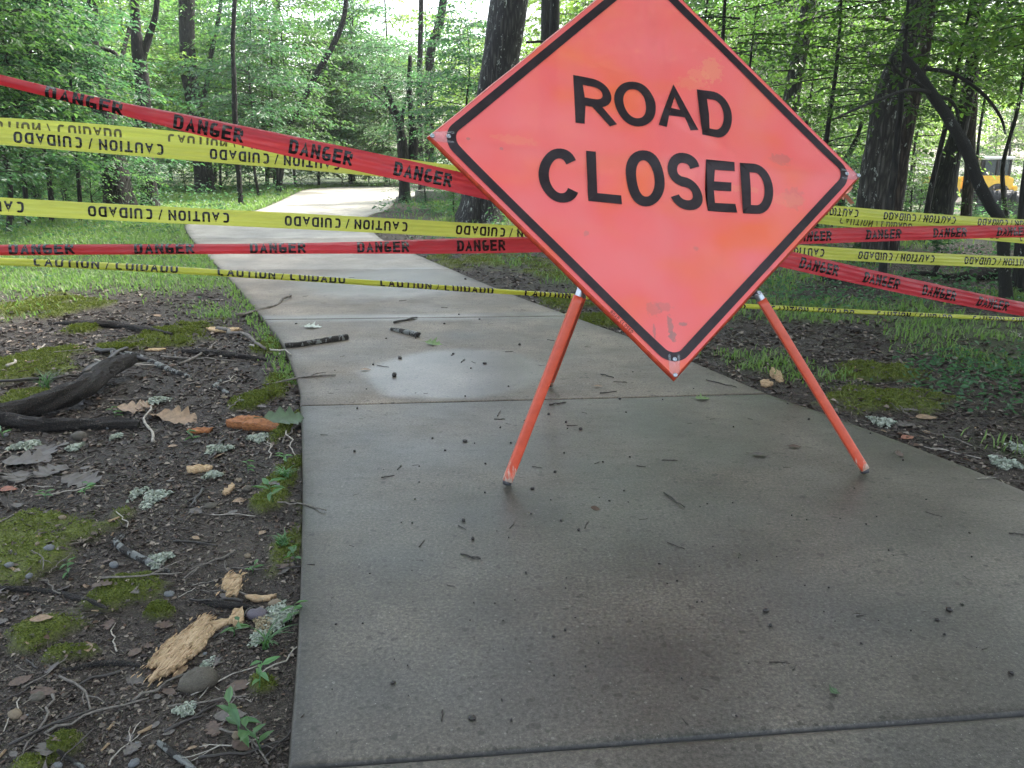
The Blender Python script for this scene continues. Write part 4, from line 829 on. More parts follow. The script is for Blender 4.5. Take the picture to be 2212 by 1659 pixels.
# ---- the undergrowth: small trees and shrubs, each placed by picture column and distance
def X(px, Y): return (px - CX) / FPX * (Y * cp + CAM_H * sp)
rng = np.random.default_rng(5)
UNDER = [(835, 38, 'tall1', .85), (765, 40, 'tall0', .8), (110, 14.5, 'under1', .85), (15, 12.5, 'under2', .95), (1905, 7.7, 'layer', .75), (1560, 9.5, 'layer', .8), (2260, 6.5, 'light1', .65),
  # (px, distance, kind, scale)
 (60, 14, 'under1', .95), (150, 19, 'under0', 1.1), (175, 15, 'under1', .7), (120, 24, 'light0', 1.1), (345, 28, 'under2', 1.1), (300, 27, 'light1', 1.2), (-60, 12, 'under2', .9), (475, 29, 'under0', 1.1), (560, 24, 'under1', 1.0), (640, 24, 'under0', 1.15),
 (20, 22, 'under0', 1.1), (440, 33, 'tall0', .8), (200, 34, 'tall1', .85), (690, 27, 'light0', 1.1), (600, 19, 'under2', .85), (760, 33, 'under1', 1.3), (985, 34, 'light1', 1.4), (1000, 19, 'under1', .9), (930, 36, 'tall0', .7), (1130, 22, 'light0', 1.3), (1210, 26, 'light1', 1.3), (1040, 30, 'light0', 1.2),
 (1280, 20, 'light1', 1.2), (1500, 18, 'under0', 1.2), (1600, 15, 'layer', 1.0), (1760, 12, 'layer', 1.05), (1720, 20, 'under2', 1.1), (1850, 18, 'layer', 1.1), (1990, 11.5, 'layer', .95), (2080, 19, 'light1', 1.1), (2180, 15, 'light0', 1.0), (2240, 10, 'under2', .8), (1960, 24, 'light0', 1.2), (2300, 13, 'light1', 1.0), (1640, 24, 'light1', 1.3), (1880, 30, 'light1', 1.3), (2050, 15.5, 'under2', .8)]
UL = {'under': 'small leafy green tree of the wood, with branches spread in layers', 'light': 'small tree with bright yellow green leaves among the darker wood', 'layer': 'small dark leaved tree with flat spreading sprays of leaves', 'tall': 'tall leafy tree closing the view deep in the wood'}
def where(px, Y):
    w = 'far left' if px < 150 else 'left' if px < 480 else 'left of the path bend' if px < 760 else 'between path bend and sign' if px < 1100 else 'behind the sign' if px < 1780 else 'right of the sign'
    return w
LIFT = {(110, 14.5): .8, (15, 12.5): .7, (1905, 7.7): .75, (2010, 6.6): 1.25, (1560, 9.5): .5, (2260, 6.5): 1.2, (2240, 10): 1.3, (2080, 19): 1.7, (2180, 15): 1.5, (2120, 24): 1.9, (2190, 22): 2.0, (2050, 15.5): 1.3, (2300, 13): 1.6, (1990, 11.5): .9, (1850, 18): 1.0}
for k, (px, Y, kind, s) in enumerate(UNDER):
    ty = 'tall' if kind[:4] == 'tall' else kind[:5]; stock_tree('small_tree' if ty != 'tall' else 'tree', UL[ty], 'tree', kind, X(px, Y), Y, s * rng.uniform(.92, 1.1), rng.uniform(0, 6.3), group={'under': 'small green trees', 'light': 'small bright leaved trees', 'layer': 'small trees with flat dark sprays', 'tall': 'tall trees deep in the wood'}[ty], tr=.045 if ty != 'tall' else .08, seed=k, lift=LIFT.get((px, Y), 0))
SHR = [(200, 16.5, 'shrub1', .8), (262, 17.5, 'shrub0', .85), (292, 18.5, 'shrub1', .7), (85, 15.5, 'shrub0', .8), (140, 18, 'shrub1', .9), (845, 18.5, 'fine0', .95), (760, 20, 'fine1', 1.0), (690, 22, 'fine0', .8), (800, 23, 'fine1', 1.1), (920, 22, 'fine0', .9), (1000, 24, 'shrub1', 1.1), (640, 26, 'fine1', .9), (540, 27, 'shrub0', 1.0), (400, 28, 'shrub1', 1.1), (330, 22, 'shrub0', .8), (120, 17, 'shrub0', .9), (30, 15, 'shrub1', .8), (240, 20, 'shrub1', .9), (480, 30, 'fine0', 1.2),
       (980, 16.8, 'shrub1', .5), (1960, 13, 'shrub1', .5), (1800, 14, 'shrub0', .8), (1700, 12, 'shrub0', .7), (1985, 18, 'shrub1', .5), (1560, 13, 'shrub1', .8), (1340, 16, 'shrub0', .9), (1150, 19, 'shrub1', .9), (740, 28, 'shrub0', 1.4), (870, 29, 'shrub1', 1.3), (-80, 11, 'shrub0', 1.0), (2210, 11.5, 'shrub1', .35)]
for k, (px, Y, kind, s) in enumerate(SHR):
    f = kind[:4] == 'fine'; stock_tree('shrub', 'bushy pale shrub of fine feathery leaves beyond the path bend' if f else 'low leafy green shrub growing under the trees', 'shrub', kind, X(px, Y), Y, s, rng.uniform(0, 6.3), group='feathery pale shrubs' if f else 'leafy green shrubs', tr=.02, seed=k + 60)
# deeper wood
for k in range(78):
    Y = rng.uniform(30, 64); px = rng.uniform(-250, 2450); x = X(px, Y)
    if 6 < x < 40 and 20 < Y < 31: continue
    if 1990 < px < 2250 and Y < 46: continue
    if 860 < px < 1010 and Y > 34: continue
    low = 450 < px < 1250; stock_tree('tree', 'tall leafy tree closing the view deep in the wood', 'tree', 'tall%d' % (k % 2), x, Y, rng.uniform(.9, 1.2) * (.72 if low else 1), rng.uniform(0, 6.3), zs=.85 if low else 1, group='tall trees deep in the wood', tr=.08, seed=k)
# unseen canopy trees added around and overhead to shade the path (trunks stand outside the path)
SUNLIT = [(-4.5, 20, 2.2), (-4.2, 25, 2.2), (-1.5, 25, 1.5), (-6.5, 10.5, 1.6), (6.5, 9.0, 1.3), (14, 25, 4), (20, 25, 4), (-9, 12.5, 1.2)]
def blocks(x, y, z, r):
    for (a, b, rr) in SUNLIT:
        t_ = z / SUNV.z; q = (a + SUNV.x * t_, b + SUNV.y * t_)
        if math.hypot(q[0] - x, q[1] - y) < r + rr: return True
    return False
for k, (x, y) in enumerate([(12.5, 10), (10.5, 8.2)]): stock_tree('tree', 'unseen tree added at right to shade the path', 'tree', 'tall%d' % (k % 2), x, y, 1.0, k * 1.1, group='canopy trees added for shade', tr=.1, seed=k)
CANX = [(-3.4, .2, 6, .95), (3.4, .6, 5.5, 1.0), (5.6, 4.0, 5.5, 1.1), (-5.6, 3.0, 7, .8), (8.0, 6.6, 6.5, 1.15), (9.5, 1.5, 6, 1.1), (-8.5, -2.0, 8, 1.1), (6.9, 8.9, 7, 1.1), (.85, 18.2, 8.5, 1.0), (1.6, -1.6, 6.5, 1.0), (6.6, 1.2, 7.5, 1.1), (3.6, 3.2, 8.5, 1.0)]
for k, (x, y, z, s) in enumerate(CANX):
    stock_tree('tree', 'unseen tree added at right to shade the path', 'tree', 'canopy%d' % (k % 2), x, y, s, k * 1.3, trunk=z, group='canopy trees added for shade', tr=.2, seed=k)
# ------------------------------------------------------------------ ground cover nobody could count
def scatter(n, d0, d1, a0, a1, seed, pw=0.0):
    rng = np.random.default_rng(seed); d = np.exp(rng.uniform(math.log(d0), math.log(d1), n)); a = np.radians(rng.uniform(a0, a1, n)); x, y = np.sin(a) * d, np.cos(a) * d
    sd = path_sd(x, y); return rng, x, y, d, sd
def build_grass():
    rng, x, y, d, sd = scatter(330000, 3.2, 34, -40, 40, 21); p = grass_f(x, y, sd) * np.where(y > 12, .95, .85); n0 = fbm(x * 3, y * 3, 61, 3); p = p * np.where(left_of(x, y), sstep(.02, .35, n0), sstep(.22, .5, n0))
    edge = np.exp(-((sd - .05) / .06) ** 2) * .5 * left_of(x, y) * (y > 4.2); p = np.maximum(p, edge)
    k = (rng.random(len(x)) < p * np.where(left_of(x, y), 1, .6)) & (sd > .0); x, y, d, sd = x[k], y[k], d[k], sd[k]; n = len(x)
    for (cx_, cy_) in (): pass
    h = (.022 + .035 * rng.random(n) + .0035 * np.clip(d - 5, 0, 14)) * (.72 + .55 * fbm(x * 2, y * 2, 71, 3)); h = h * np.where(left_of(x, y), 1, 1.25)
    w = .0022 + .00045 * d; a = rng.uniform(0, 6.28, n); b = h * rng.uniform(.2, 1.1, n); z = gz(x, y, sd) - .004; dx, dy = np.cos(a), np.sin(a)
    B = np.stack([x, y, z], -1); S = np.stack([-dy, dx, np.zeros(n)], -1) * w[:, None]; U = np.array([0, 0, 1.0]); F = np.stack([dx, dy, np.zeros(n)], -1)
    m = B + U * (h * .6)[:, None] + F * (b * .3)[:, None]; tip = B + U * (h * .9)[:, None] + F * b[:, None]
    V = np.stack([B - S, B + S, m + S * .8, m - S * .8, tip], 1).reshape(-1, 3); kk = np.arange(n)[:, None] * 5
    o = mesh_np('grass', V, [kk + [0, 1, 2, 3], kk + [3, 2, 4]], M['grass']); tag(o, 'short green grass and clover carpeting the ground on both sides of the path', 'grass', kind='stuff')
M['grass'] = leaf_mat('grass_blades', [(.055, .11, .026), (.10, .18, .045), (.15, .235, .065), (.21, .25, .10)], (.24, .42, .09), .42, .5)
build_grass()
def build_groundcover():
    """low broad leaved cover among the grass of the far verge and under the right hand trees"""
    rng, x, y, d, sd = scatter(70000, 4.2, 30, -40, 40, 33); lf = left_of(x, y); n1 = fbm(x * .7, y * .7, 91, 3)
    p = np.where(lf, sstep(9, 15, y) * sstep(.36, .55, n1) + .08 * sstep(6.5, 9, y), sstep(.40, .58, n1) * .75); k = (rng.random(len(x)) < p) & (sd > .12); x, y, d, sd, lf = x[k], y[k], d[k], sd[k], lf[k]; n = len(x)
    hmax = np.where(lf, .05 + .42 * sstep(13, 20, y), .10 + .25 * sstep(7, 13, y)); z = gz(x, y, sd) + hmax * rng.random(n); a = rng.uniform(0, 6.28, n)
    L = (.018 + .0032 * d) * (.6 + .8 * rng.random(n)); V, q = leaves_mesh(np.stack([x, y, z], -1), np.stack([np.cos(a), np.sin(a), rng.normal(.0, .35, n)], -1), np.array([0, 0, 1.0]) + rng.normal(0, .45, (n, 3)), L, L * .5)
    tag(mesh_np('undergrowth', V, [q], M['leaf_cool']), 'low broad leaved undergrowth spreading under the trees', 'undergrowth', kind='stuff')
build_groundcover()
def build_moss():
    rng = np.random.default_rng(44); P = []
    for (a, b, ex, ey) in MW:
        n = int(min(14000, 2600 + 160000 * ex * ey / max(b, 1) )); P.append(np.c_[a + ex * 1.35 * rng.uniform(-1, 1, n), b + ey * 1.35 * rng.uniform(-1, 1, n)])
    P = np.vstack(P); x, y = P[:, 0], P[:, 1]; sd = path_sd(x, y); k = (rng.random(len(x)) < moss_f(x, y) ** 1.5) & (sd > .004); x, y, sd = x[k], y[k], sd[k]; n = len(x); z = gz(x, y, sd) - .002; a = rng.uniform(0, 6.28, n)
    L = rng.uniform(.005, .012, n) * np.clip(y / 2.2, .8, 2.4); V, q = leaves_mesh(np.stack([x, y, z], -1), np.stack([np.cos(a), np.sin(a), rng.uniform(.5, 2.0, n)], -1), np.array([0, 0, 1.0]) + rng.normal(0, .6, (n, 3)), L, L * .42)
    tag(mesh_np('moss', V, [q], M['moss']), 'cushions of olive green moss on the bare soil', 'moss', kind='stuff')
M['moss'] = leaf_mat('moss_leaves', [(.045, .06, .008), (.10, .125, .016), (.17, .20, .03)], (.2, .25, .03), .25, .6)
build_moss()
def litter_mat(name, cols, rough=.6):
    t = NT(name); r = t.n('ShaderNodeNewGeometry').outputs['Random Per Island']; t.set('Base Color', t.ramp(r, [(i / (len(cols) - 1), c) for i, c in enumerate(cols)])); t.set('Roughness', rough); t.set('Specular IOR Level', .4); return t.m
M['litter'] = litter_mat('litter_bits', [(.014, .010, .008), (.032, .023, .018), (.055, .041, .032), (.025, .018, .014), (.10, .08, .066), (.04, .031, .026), (.15, .12, .092), (.028, .021, .017), (.08, .045, .026), (.27, .225, .18), (.05, .04, .033)])
M['litter_thin'] = litter_mat('litter_needles', [(.03, .02, .015), (.07, .05, .04), (.14, .11, .09), (.05, .035, .03), (.22, .19, .15), (.035, .022, .018)])
def build_litter(name, n, d0, d1, seed, mat, lo, hi, asp, label, cat):
    rng, x, y, d, sd = scatter(n, d0, d1, -44, 46, seed); cl = fbm(x * 5, y * 5, seed, 3); p = sstep(.28, .55, cl) * .6 + .4; p = p * (1 - .85 * moss_f(x, y)) * (1 - .8 * grass_f(x, y, sd) * (y > 5))
    k = (rng.random(n) < p) & (sd > .008); x, y, d, sd = x[k], y[k], d[k], sd[k]; m = len(x); L = (lo + (hi - lo) * rng.random(m) ** 2.2) * np.clip(d / 2.4, .75, 2.2); a = rng.uniform(0, 6.28, m)
    z = gz(x, y, sd) + .001 + L * .10 * rng.random(m); V, q = leaves_mesh(np.stack([x, y, z], -1), np.stack([np.cos(a), np.sin(a), rng.normal(.02, .16, m)], -1), np.array([0, 0, 1.0]) + rng.normal(0, .28, (m, 3)), L, L * asp * rng.uniform(.6, 1.4, m), .3, .12)
    tag(mesh_np(name, V, [q], M[mat]), label, cat, kind='stuff')
build_litter('leaf_litter', 260000, .95, 13, 52, 'litter', .004, .021, .62, 'dark crumbled leaf litter covering the wet soil', 'leaf litter')
build_litter('needle_litter', 90000, .95, 9, 53, 'litter_thin', .010, .045, .07, 'fine bark shreds and needles strewn over the soil', 'leaf litter')

# ------------------------------------------------------------------ kerbs, blocks, machine and logs
M['old_concrete'] = simple('weathered_concrete', (.30, .285, .26), .85, .3, 9, bump=.3)
def block(name, label, p0, p1, hgt, dep, group=None, cat='kerb', bev=.03):
    a, b = g(*p0), g(*p1); root = (a + b) / 2; root[2] = min(0, gz1(root[0], root[1])) ; L = np.linalg.norm((b - a)[:2]); ang = math.atan2(b[1] - a[1], b[0] - a[0]); n = max(6, int(L / .15))
    prof = np.array([(-dep / 2, -.1), (-dep / 2, hgt - bev * 1.4), (-dep / 2 + bev * .4, hgt - bev * .3), (-dep / 2 + bev, hgt), (dep / 2 - bev, hgt), (dep / 2 - bev * .4, hgt - bev * .3), (dep / 2, hgt - bev * 1.4), (dep / 2, -.1)]); s = np.linspace(-L / 2, L / 2, n); k = len(prof)
    V = np.array([[(u, v, w + .008 * (vnoise(u * 3, v * 9 + w * 5, 3) - .5) * 2) for v, w in prof] for u in s]).reshape(-1, 3); q = [[i * k + j, i * k + (j + 1) % k, (i + 1) * k + (j + 1) % k, (i + 1) * k + j] for i in range(n - 1) for j in range(k)]
    o = mesh_np(name, V, [np.array(q), ], M['old_concrete'], smooth=False); c0 = mesh_np('tmp', np.zeros((3, 3)), [[[0, 1, 2]]], None, link=False); bpy.data.meshes.remove(c0)
    import bmesh; bm = bmesh.new(); bm.from_mesh(o.data); bmesh.ops.holes_fill(bm, edges=bm.edges[:], sides=0); bmesh.ops.recalc_face_normals(bm, faces=bm.faces[:]); bm.to_mesh(o.data); bm.free()
    o.location = root; o.rotation_euler = (0, 0, ang); tag(o, label, cat, group); return o
block('kerb', 'long low grey kerb along the far edge of the path bend', (764, 404.5), (884, 405.5), .15, .25, 'kerbs at the path bend')
block('kerb', 'second kerb piece in line behind the slanting red tape', (889, 405.8), (1010, 411), .14, .25, 'kerbs at the path bend')
block('concrete_block', 'pale concrete block standing at the near side of the path bend', (902, 431), (976, 432), .26, .4, 'blocks at the path bend', 'concrete block')
block('concrete_block', 'low concrete ledge stepping down left of the pale block', (858, 431), (899, 431), .11, .5, 'blocks at the path bend', 'concrete block')
block('concrete_block', 'concrete block half hidden behind the red tape and oak', (979, 432), (1030, 433), .24, .4, 'blocks at the path bend', 'concrete block')

M['yellow_paint'] = simple('yellow_paint', (.80, .47, .03), .35, .1, 5); M['glass'] = simple('tinted_glass', (.05, .07, .075), .08); M['rubber'] = simple('rubber', (.02, .02, .02), .8); M['white_paint'] = simple('white_paint', (.8, .8, .78), .4, .06, 5)
def machine():
    Y = 38.0; p = at(2085, 420, Y); z = gz1(p[0], Y); r = empty('loader', (p[0], Y, z), R(-6)); r.scale = (.85,) * 3; tag(r, 'yellow construction machine with a glazed cab behind trees at right', 'construction vehicle')
    def bb(name, c, s, mat, par=None, bev=.06):
        import bmesh; bm = bmesh.new(); bmesh.ops.create_cube(bm, size=1); bmesh.ops.scale(bm, vec=s, verts=bm.verts); bmesh.ops.bevel(bm, geom=bm.edges[:], offset=min(bev, min(s) * .3), segments=2, affect='EDGES'); bmesh.ops.translate(bm, vec=c, verts=bm.verts); me = bpy.data.meshes.new(name); bm.to_mesh(me); bm.free(); me.materials.append(M[mat]); return link_mesh(name, me, par or r)
    bb('body', (.9, 0, 1.15), (2.2, 1.7, .62), 'yellow_paint'); bb('hood', (-1.35, 0, 1.05), (1.6, 1.35, .85), 'yellow_paint'); bb('chassis', (0, 0, .62), (3.8, 1.1, .4), 'rubber')
    cab = bb('cab', (1.05, 0, 1.5), (1.55, 1.5, .12), 'yellow_paint'); 
    for sx in (-1, 1):
        for sy in (-1, 1): bb('post', (1.05 + sx * .72, sy * .68, 1.95), (.10, .10, .9), 'rubber', cab, .02)
    bb('post', (1.15, -.68, 1.95), (.12, .10, .9), 'rubber', cab, .02)
    for c, s in (((.76, -.67, 1.95), (.56, .03, .84)), ((1.46, -.67, 1.95), (.46, .03, .84)), ((1.05, .67, 1.95), (1.3, .03, .84)), ((.34, 0, 1.95), (.03, 1.2, .84)), ((1.76, 0, 1.95), (.03, 1.2, .84))): bb('window', c, s, 'glass', cab, .01)
    bb('roof', (1.05, 0, 2.47), (1.75, 1.65, .16), 'white_paint')
    bb('bumper', (2.15, 0, .8), (.3, 1.5, .5), 'yellow_paint')
    for x in (-1.3, 1.25):
        for y in (-.85, .85):
            mb = MB(); th = np.linspace(0, 2 * math.pi, 28, endpoint=False); prof = [(.3, -.17), (.52, -.17), (.58, -.1), (.58, .1), (.52, .17), (.3, .17)]; k = len(prof); V = np.array([[(x + rr * math.cos(a) * (1 + .03 * (i % 2) * (rr > .55)), y + yy, .58 + rr * math.sin(a)) for rr, yy in prof] for i, a in enumerate(th)]).reshape(-1, 3)
            mb.add(V, [[i * k + j, i * k + (j + 1) % k, ((i + 1) % 28) * k + (j + 1) % k, ((i + 1) % 28) * k + j] for i in range(28) for j in range(k)]); w = mb.build('wheel', M['rubber'], r)
            mb = MB(); mb.tube([(x, y - .12, .58), (x, y + .12, .58)], .31, 20); mb.build('rim', M['yellow_paint'], w)
machine()
t = NT('black_film'); t.set('Base Color', (.012, .013, .014, 1)); t.set('Roughness', .3); t.bump(t.noise(t.pos((3, 3, 12)), 3, 3), .8, .05); M['silt'] = t.m
def silt(label, pts, h, Y):
    P = smooth_rows(np.array([at(x, y, Y + dy) for x, y, dy in pts]), 8); b = P[0].copy(); k = len(P); top = P + [0, 0, h]; rng = np.random.default_rng(int(pts[0][0])); w = rng.normal(0, .03, (k, 3)); r = empty('silt_fence', b); P = P - b; top = top - b + w
    V = np.vstack([P - [0, 0, .3], (P + top) / 2 + w[::-1], top, top + [0, .02, 0], P + [0, .02, -.3]]); mb = MB(); mb.add(V, [[a * k + i, a * k + i + 1, (a + 1) * k + i + 1, (a + 1) * k + i] for a in range(4) for i in range(k - 1)]); mb.build('film', M['silt'], r, smooth=True)
    for i in range(0, k, 6): mb = MB(); mb.tube([P[i] + [0, .04, -.3], top[i] + [0, .05, .12]], .022, 6); mb.build('stake', M['bark_red'], r)
    tag(r, label, 'silt fence', 'black film fences at the site edge')
silt('black film fence sloping down between the reddish and the black tree', [(1936, 412, 0), (1965, 418, 0), (2000, 424, 0), (2040, 428, 0)], .42, 28)
silt('black film fence at the right edge below the yellow machine', [(2110, 446, 0), (2150, 448, 0), (2190, 450, 0), (2260, 452, 0)], .45, 22)

def log(name, label, pts, wpx, bark, lift=.0, extra=None, cat='log', seed=1, Y=None, rough=.2, sink=.35, z=None):
    P = np.array([gp(x, y) for x, y in pts]) if Y is None else np.array([at(x, y, Y) for x, y in pts]); k = [FPX / max(p[1] * cp, .5) for p in P]; rad = np.array([w / 2 / a for w, a in zip(wpx, k)])
    if Y is None: P[:, 2] += rad * (1 - sink) + lift
    b = P.mean(0); b[2] = P[:, 2].min() - rad.max(); mb = MB(); r = empty(name, b) if extra else None
    mb.add(*trunk_mb(P - b, rad, n=26, seed=seed, rough=rough, knob=.5)); o = mb.build('stem' if extra else name, M[bark], r, smooth=True)
    if not extra: o.location = b
    for pts2, w2, l2 in (extra or []):
        Q = np.array([gp(x, y) for x, y in pts2]) if Y is None else np.array([at(x, y, Y) for x, y in pts2]); k2 = [FPX / max(p[1] * cp, .5) for p in Q]; rd = np.array([w / 2 / a for w, a in zip(w2, k2)])
        if Y is None: Q[:, 2] += rd * (1 - sink) + np.array(l2)
        mb = MB(); mb.add(*trunk_mb(Q - b, rd, n=26, seed=seed + 9, rough=rough, knob=.5)); mb.build('branch', M[bark], r, smooth=True)
    tag(r or o, label, cat); return r or o
M['bark_rot'] = bark_mat('bark_rot', (.014, .011, .009), (.085, .060, .046), .06, .8, (.14, .12, .10), iso=True)
M['bark_birch'] = bark_mat('bark_birch', (.03, .026, .022), (.13, .115, .10), .17, .35, (.36, .37, .35), iso=True)
log('dead_limb', 'forked black rotting limb lying on the soil at the left edge', [(-70, 935), (0, 922), (90, 928), (180, 928), (250, 925), (302, 926)], [44, 44, 36, 32, 28, 20], 'bark_rot', extra=[([(-60, 925), (20, 912), (110, 892), (190, 868), (232, 835), (290, 808)], [40, 44, 44, 46, 40, 24], [.02, .02, .03, .05, .06, .07])], cat='fallen limb', seed=4, rough=.34)
log('buried_root', 'dark root hump half buried in moss near the lowest tape', [(105, 700), (160, 702), (210, 704), (270, 708), (330, 716), (372, 722)], [5, 14, 18, 16, 12, 5], 'bark_rot', cat='root', seed=7, sink=.6)
log('buried_root', 'smooth brown root surfacing between moss at lower left', [(-20, 1272), (60, 1276), (130, 1284), (190, 1298), (232, 1315)], [10, 16, 16, 14, 6], 'bark_rot', cat='root', seed=8, sink=.75)
log('buried_root', 'brown root reaching the big splinter from the left', [(130, 1452), (200, 1438), (260, 1436), (330, 1444)], [6, 14, 14, 9], 'bark_rot', cat='root', seed=9, sink=.7)
log('dead_limb', 'black rotten stick lying above the pale wood pieces by the path', [(432, 1302), (470, 1308), (510, 1314), (560, 1318)], [8, 22, 20, 8], 'bark_rot', cat='fallen limb', seed=10, rough=.35)
log('dead_limb', 'dark mossy limb lying flat by the path above the pebbles', [(395, 762), (440, 766), (490, 770), (540, 776), (578, 780)], [10, 16, 15, 12, 5], 'bark_rot', cat='fallen limb', seed=11)
log('dead_limb', 'broken bark covered stick lying past the tip of the forked limb', [(268, 763), (300, 772), (335, 788), (360, 800), (412, 818)], [8, 12, 14, 14, 8], 'bark_birch', cat='fallen limb', seed=12)
log('stick', 'longer lichen mottled stick lying at the left edge of the path', [(616, 751), (650, 748), (690, 742), (725, 737), (751, 733)], [10, 11, 12, 12, 12], 'bark_birch', cat='stick', seed=13, sink=.1)
log('stick', 'short lichen mottled stick in the middle of the path', [(844, 713), (860, 717), (885, 723), (904, 729)], [6, 9, 11, 12], 'bark_birch', cat='stick', seed=14, sink=.1)
log('stick', 'curved silvery stick with a tuft of lichen on the soil', [(268, 1158), (252, 1172), (262, 1188), (290, 1203), (330, 1222), (366, 1238)], [8, 16, 18, 18, 18, 12], 'bark_birch', cat='stick', seed=15)
log('stick', 'grey stick end entering at the bottom edge of the picture', [(342, 1606), (365, 1625), (390, 1642), (420, 1668)], [12, 17, 18, 18], 'bark_birch', cat='stick', seed=16)
log('stick', 'short pale stick pair piece among leaf litter by the path', [(460, 838), (470, 832), (478, 825)], [8, 9, 9], 'bark_birch', cat='stick', seed=17)
log('stick', 'short brown stick lying against the pale stick piece', [(472, 838), (484, 846), (494, 852)], [8, 9, 7], 'bark_birch', cat='stick', seed=18)
log('stick', 'grey stick at the lower left corner pointing at the moss', [(125, 1622), (150, 1642), (180, 1660)], [9, 12, 12], 'bark_birch', cat='stick', seed=19)
log('fallen_log', 'long dark fallen log in shade at the right edge', [(2045, 606), (2090, 604), (2140, 602), (2190, 604)], [18, 26, 28, 24], 'bark_rot', cat='log', seed=20, rough=.3)
log('fallen_log', 'dark rotting log at the foot of the large grey barked tree', [(1775, 606), (1820, 608), (1860, 610), (1900, 612)], [14, 24, 24, 12], 'bark_rot', cat='log', seed=21, rough=.3)
log('dead_limb', 'black limb arching over the ground beside the fallen log', [(1948, 601), (1976, 590), (2013, 593), (2045, 599), (2072, 618)], [7, 8, 9, 8, 6], 'bark_rot', Y=8.0, extra=[([(2011, 596), (2018, 585), (2026, 572), (2034, 556)], [12, 11, 9, 7], [0, 0, 0, 0])], cat='fallen limb', seed=22)

# ------------------------------------------------------------------ small things lying about
def twig_mesh(name, mat, seed, fork=False, thick=.03, n=7, bend=.06):
    rng = np.random.default_rng(seed); t_ = np.linspace(-.5, .5, n); P = np.c_[t_, rng.normal(0, bend, n).cumsum() * .5, np.abs(rng.normal(0, .015, n))]; P[:, 1] -= P[:, 1].mean(); P[:, 2] += thick
    mb = MB(); mb.tube(P, thick * np.linspace(1.1, .7, n), 6, jit=.4, rng=rng)
    if fork:
        for s in (1, -1): i = n // 2 + (s > 0); mb.tube([P[i], P[i] + [.12, s * .07, .01], P[i] + [.26, s * .10, 0]], [thick * .7, thick * .55, thick * .35], 5, jit=.3, rng=rng)
    return mb.mesh(name, M[mat], True)
M['twig_dark'] = simple('wet_twig', (.022, .017, .014), .5, .35, 30); M['twig_grey'] = simple('dry_twig', (.12, .105, .09), .8, .4, 25); M['twig_pale'] = simple('pale_twig', (.30, .27, .23), .8, .3, 25)
TWM = {'dark': [twig_mesh('twig', 'twig_dark', s, s % 3 == 1, .022 + .012 * (s % 2)) for s in range(6)], 'grey': [twig_mesh('twig', 'twig_grey', 20 + s, s % 3 == 0, .016, 9, .07) for s in range(6)], 'pale': [twig_mesh('twig', 'twig_pale', 40 + s, s % 3 == 0, .013, 9, .08) for s in range(5)]}
def lay(me, name, p, L, rz, label, cat, group=None, tilt=0.0, zs=1.0):
    o = link_mesh(name, me); o.location = [float(v) for v in p]; o.rotation_euler = (tilt, tilt * .6, rz); o.scale = (L, L, L * zs); tag(o, label, cat, group); return o
def twig_px(x0, y0, x1, y1, kind, label, group=None, k=0, thick=1.0):
    a, b = gp(x0, y0), gp(x1, y1); L = np.linalg.norm(b - a); o = lay(TWM[kind][k % len(TWM[kind])], 'twig', (a + b) / 2, L, math.atan2(b[1] - a[1], b[0] - a[0]), label, 'twig', group)
    o.scale = (L, L * thick, L * thick); o.rotation_euler = (0, -math.atan2(b[2] - a[2], L), o.rotation_euler.z); return o
GTW = 'small twigs on the path'; TWL = 'short dark wet twig lying on the concrete path'
for k, (x, y, l, a) in enumerate([(827, 792, 25, -10), (1000, 780, 11, 40), (1023, 783, 10, -20), (1312, 813, 32, -12), (1340, 826, 30, -3), (1314, 849, 36, 5), (1078, 893, 16, 60), (1079, 906, 24, 0), (1098, 916, 12, -10), (1205, 873, 34, 12), (1262, 892, 12, -15), (1236, 920, 23, 0), (898, 1005, 15, 8), (863, 1010, 14, 50), (992, 1022, 10, 0), (838, 1030, 28, 12),
        (1447, 995, 34, -3), (1385, 1008, 20, -8), (1456, 1082, 52, -38), (1017, 1203, 44, -14), (1107, 1134, 18, 60), (911, 1175, 16, 62), (1267, 1134, 18, 60), (998, 1140, 20, -30), (1390, 1122, 20, 6), (1597, 1200, 14, 70), (2017, 1112, 38, -16), (2197, 1154, 34, -2), (1684, 1432, 46, -4), (1717, 1442, 16, 55), (1317, 1430, 12, 40), (955, 1546, 26, 85), (1167, 1596, 18, -42), (1524, 1490, 18, -8), (1917, 1538, 18, 0),
        (974, 1266, 18, -12), (1460, 1180, 40, -22), (1290, 1000, 12, 20), (770, 1068, 14, 20), (1160, 1010, 22, -5), (780, 905, 10, 0), (700, 940, 16, -3), (1540, 905, 14, 10), (1620, 905, 12, -18), (1700, 1010, 16, 4), (1490, 915, 10, 0), (760, 870, 12, 6), (920, 850, 10, 2), (715, 850, 12, -4), (1100, 760, 18, 4), (1170, 790, 14, -6), (1270, 750, 14, 0), (740, 770, 12, 10), (870, 650, 16, 5), (700, 655, 12, 0), (960, 665, 14, -4), (1060, 700, 12, 6), (1130, 670, 10, 0), (760, 600, 12, -3), (660, 640, 12, 4), (905, 560, 14, 0), (1190, 735, 16, -8), (2090, 1250, 22, -30), (1860, 1330, 20, 12), (1560, 1345, 12, -30), (1400, 1300, 14, 15), (1250, 1540, 16, 30), (1480, 1560, 20, -50), (2130, 1400, 18, 25), (1050, 1420, 10, 10), (760, 1180, 12, -20), (720, 1290, 10, 30)]):
    dx, dy = l / 2 * math.cos(R(a)), -l / 2 * math.sin(R(a)); twig_px(x - dx, y - dy, x + dx, y + dy, 'dark', TWL, GTW, k)
twig_px(850, 699, 901, 688, 'dark', 'dark curved twig just above the short mottled stick', k=1)
